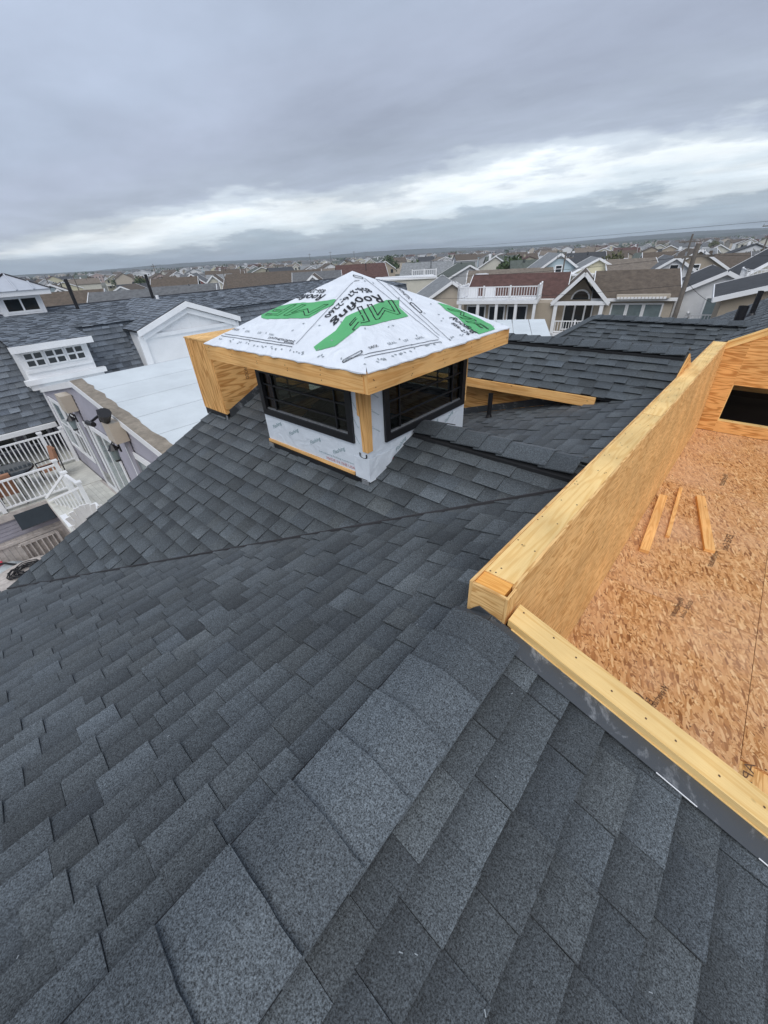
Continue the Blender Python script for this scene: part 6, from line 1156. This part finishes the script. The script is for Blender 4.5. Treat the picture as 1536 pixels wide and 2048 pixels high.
# ------------------------------------------------------------------ utility poles and wires
MT['pole'] = mat('pole_wood', (0.17, 0.15, 0.13), 0.9, 0.2, 4); MT['wire'] = mat('wire', (0.03, 0.03, 0.032), 0.6)
def pole(x, y, top, label, r_=0.16, arms=True, yaw=20):
    o = thing('utility_pole', label, 'utility pole', (x, y, GZ), 'utility poles along the streets'); MB().tube((x, y, GZ), (x, y, top), r_, r_ * 0.7, n=9).build('shaft', MT['pole'], o); a = math.radians(yaw); d = Vector((math.cos(a), math.sin(a), 0)); c = Vector((x, y, top - 0.7))
    if arms:
        MB().bar(c - d * 1.1, c + d * 1.1, 0.1, 0.12).build('crossarm', MT['pole'], o)
        for k_ in (-1, -0.5, 0.5, 1): MB().tube(c + d * k_, c + d * k_ + Vector((0, 0, 0.28)), 0.05, n=6).build('insulator', MT['galv'], o)
    return o
pole(-5.05, 36, -0.35, 'nearest grey utility pole between the tan porch house and the grey houses', 0.19)
tf = None
for x, y, tp, lb in ((-9.5, 62, 0.3, 'thin utility pole left of the wide tan gable'), (-4.0, 84, 1.5, 'tall utility pole carrying the long wire near the right edge'), (-24.5, 66, -0.9, 'dark pole in front of the light blue house'), (-92, 51, -0.4, 'utility pole left of the long brown roof'), (-112, 28, -0.6, 'pale leaning-looking utility pole between the black pipes'), (-140, 29, -0.4, 'far utility pole right of the little roof cupola'), (-150, 60, 0.9, 'far pole with a transformer above the red gable'), (-250, 205, 3.0, 'leftmost of the three far poles above the cupola peak'), (-240, 215, 3.4, 'middle of the three far poles above the cupola peak'), (-228, 226, 3.0, 'rightmost of the three far poles above the cupola peak')): pole(x, y, tp, lb, 0.13)
def wire(p, q, sag, label, r_=0.012, n=24):
    p, q = Vector(p), Vector(q); pts = [p.lerp(q, i / n) - Vector((0, 0, sag * 4 * (i / n) * (1 - i / n))) for i in range(n + 1)]; tag(MB().path(pts, r_, n=4).build('overhead_wire', MT['wire']), label, 'wire', 'overhead wires')
wire((-4.0, 84, 1.35), (8, 60, 1.4), 0.3, 'wire from the tall right pole towards the right edge', 0.02); wire((-4.0, 84, 1.35), (-240, 215, 3.2), 1.2, 'long wire from the tall right pole across the horizon', 0.02, 40)
for k_, z in ((0, -1.0), (1, -1.15)): wire((-5.05, 36, z - 1.5 * k_), (-32, 31, z - 1.5 * k_ - 0.6), 0.5, ('upper', 'lower')[k_] + ' wire from the nearest utility pole across the porch house', 0.014)
wire((-5.05, 36, -0.9), (6, 39, -0.9), 0.3, 'wire from the nearest utility pole to the right edge', 0.014); wire((-5.05, 36, -2.4), (-3.9, 44, -4.5), 0.15, 'short wire from the nearest pole down to the grey balcony house', 0.014)

# ------------------------------------------------------------------ haze: one box of thin even air round everything on the ground
hz = MB(); hz.b2(-3300, 3300, -3300, 3300, GZ - 3, 45)
ho = hz.build('haze', MT['white'])
hmat = bpy.data.materials.new('haze_air'); hmat.use_nodes = True; nt = hmat.node_tree; nt.nodes.clear(); o_ = nt.nodes.new('ShaderNodeOutputMaterial'); v_ = nt.nodes.new('ShaderNodeVolumePrincipled'); v_.inputs['Color'].default_value = (0.86, 0.92, 1.0, 1); v_.inputs['Density'].default_value = 0.00032; v_.inputs['Anisotropy'].default_value = 0.2; nt.links.new(v_.outputs[0], o_.inputs['Volume'])
ho.data.materials.clear(); ho.data.materials.append(hmat); tag(ho, 'thin pale haze in the air over the whole town', 'haze', kind='stuff')
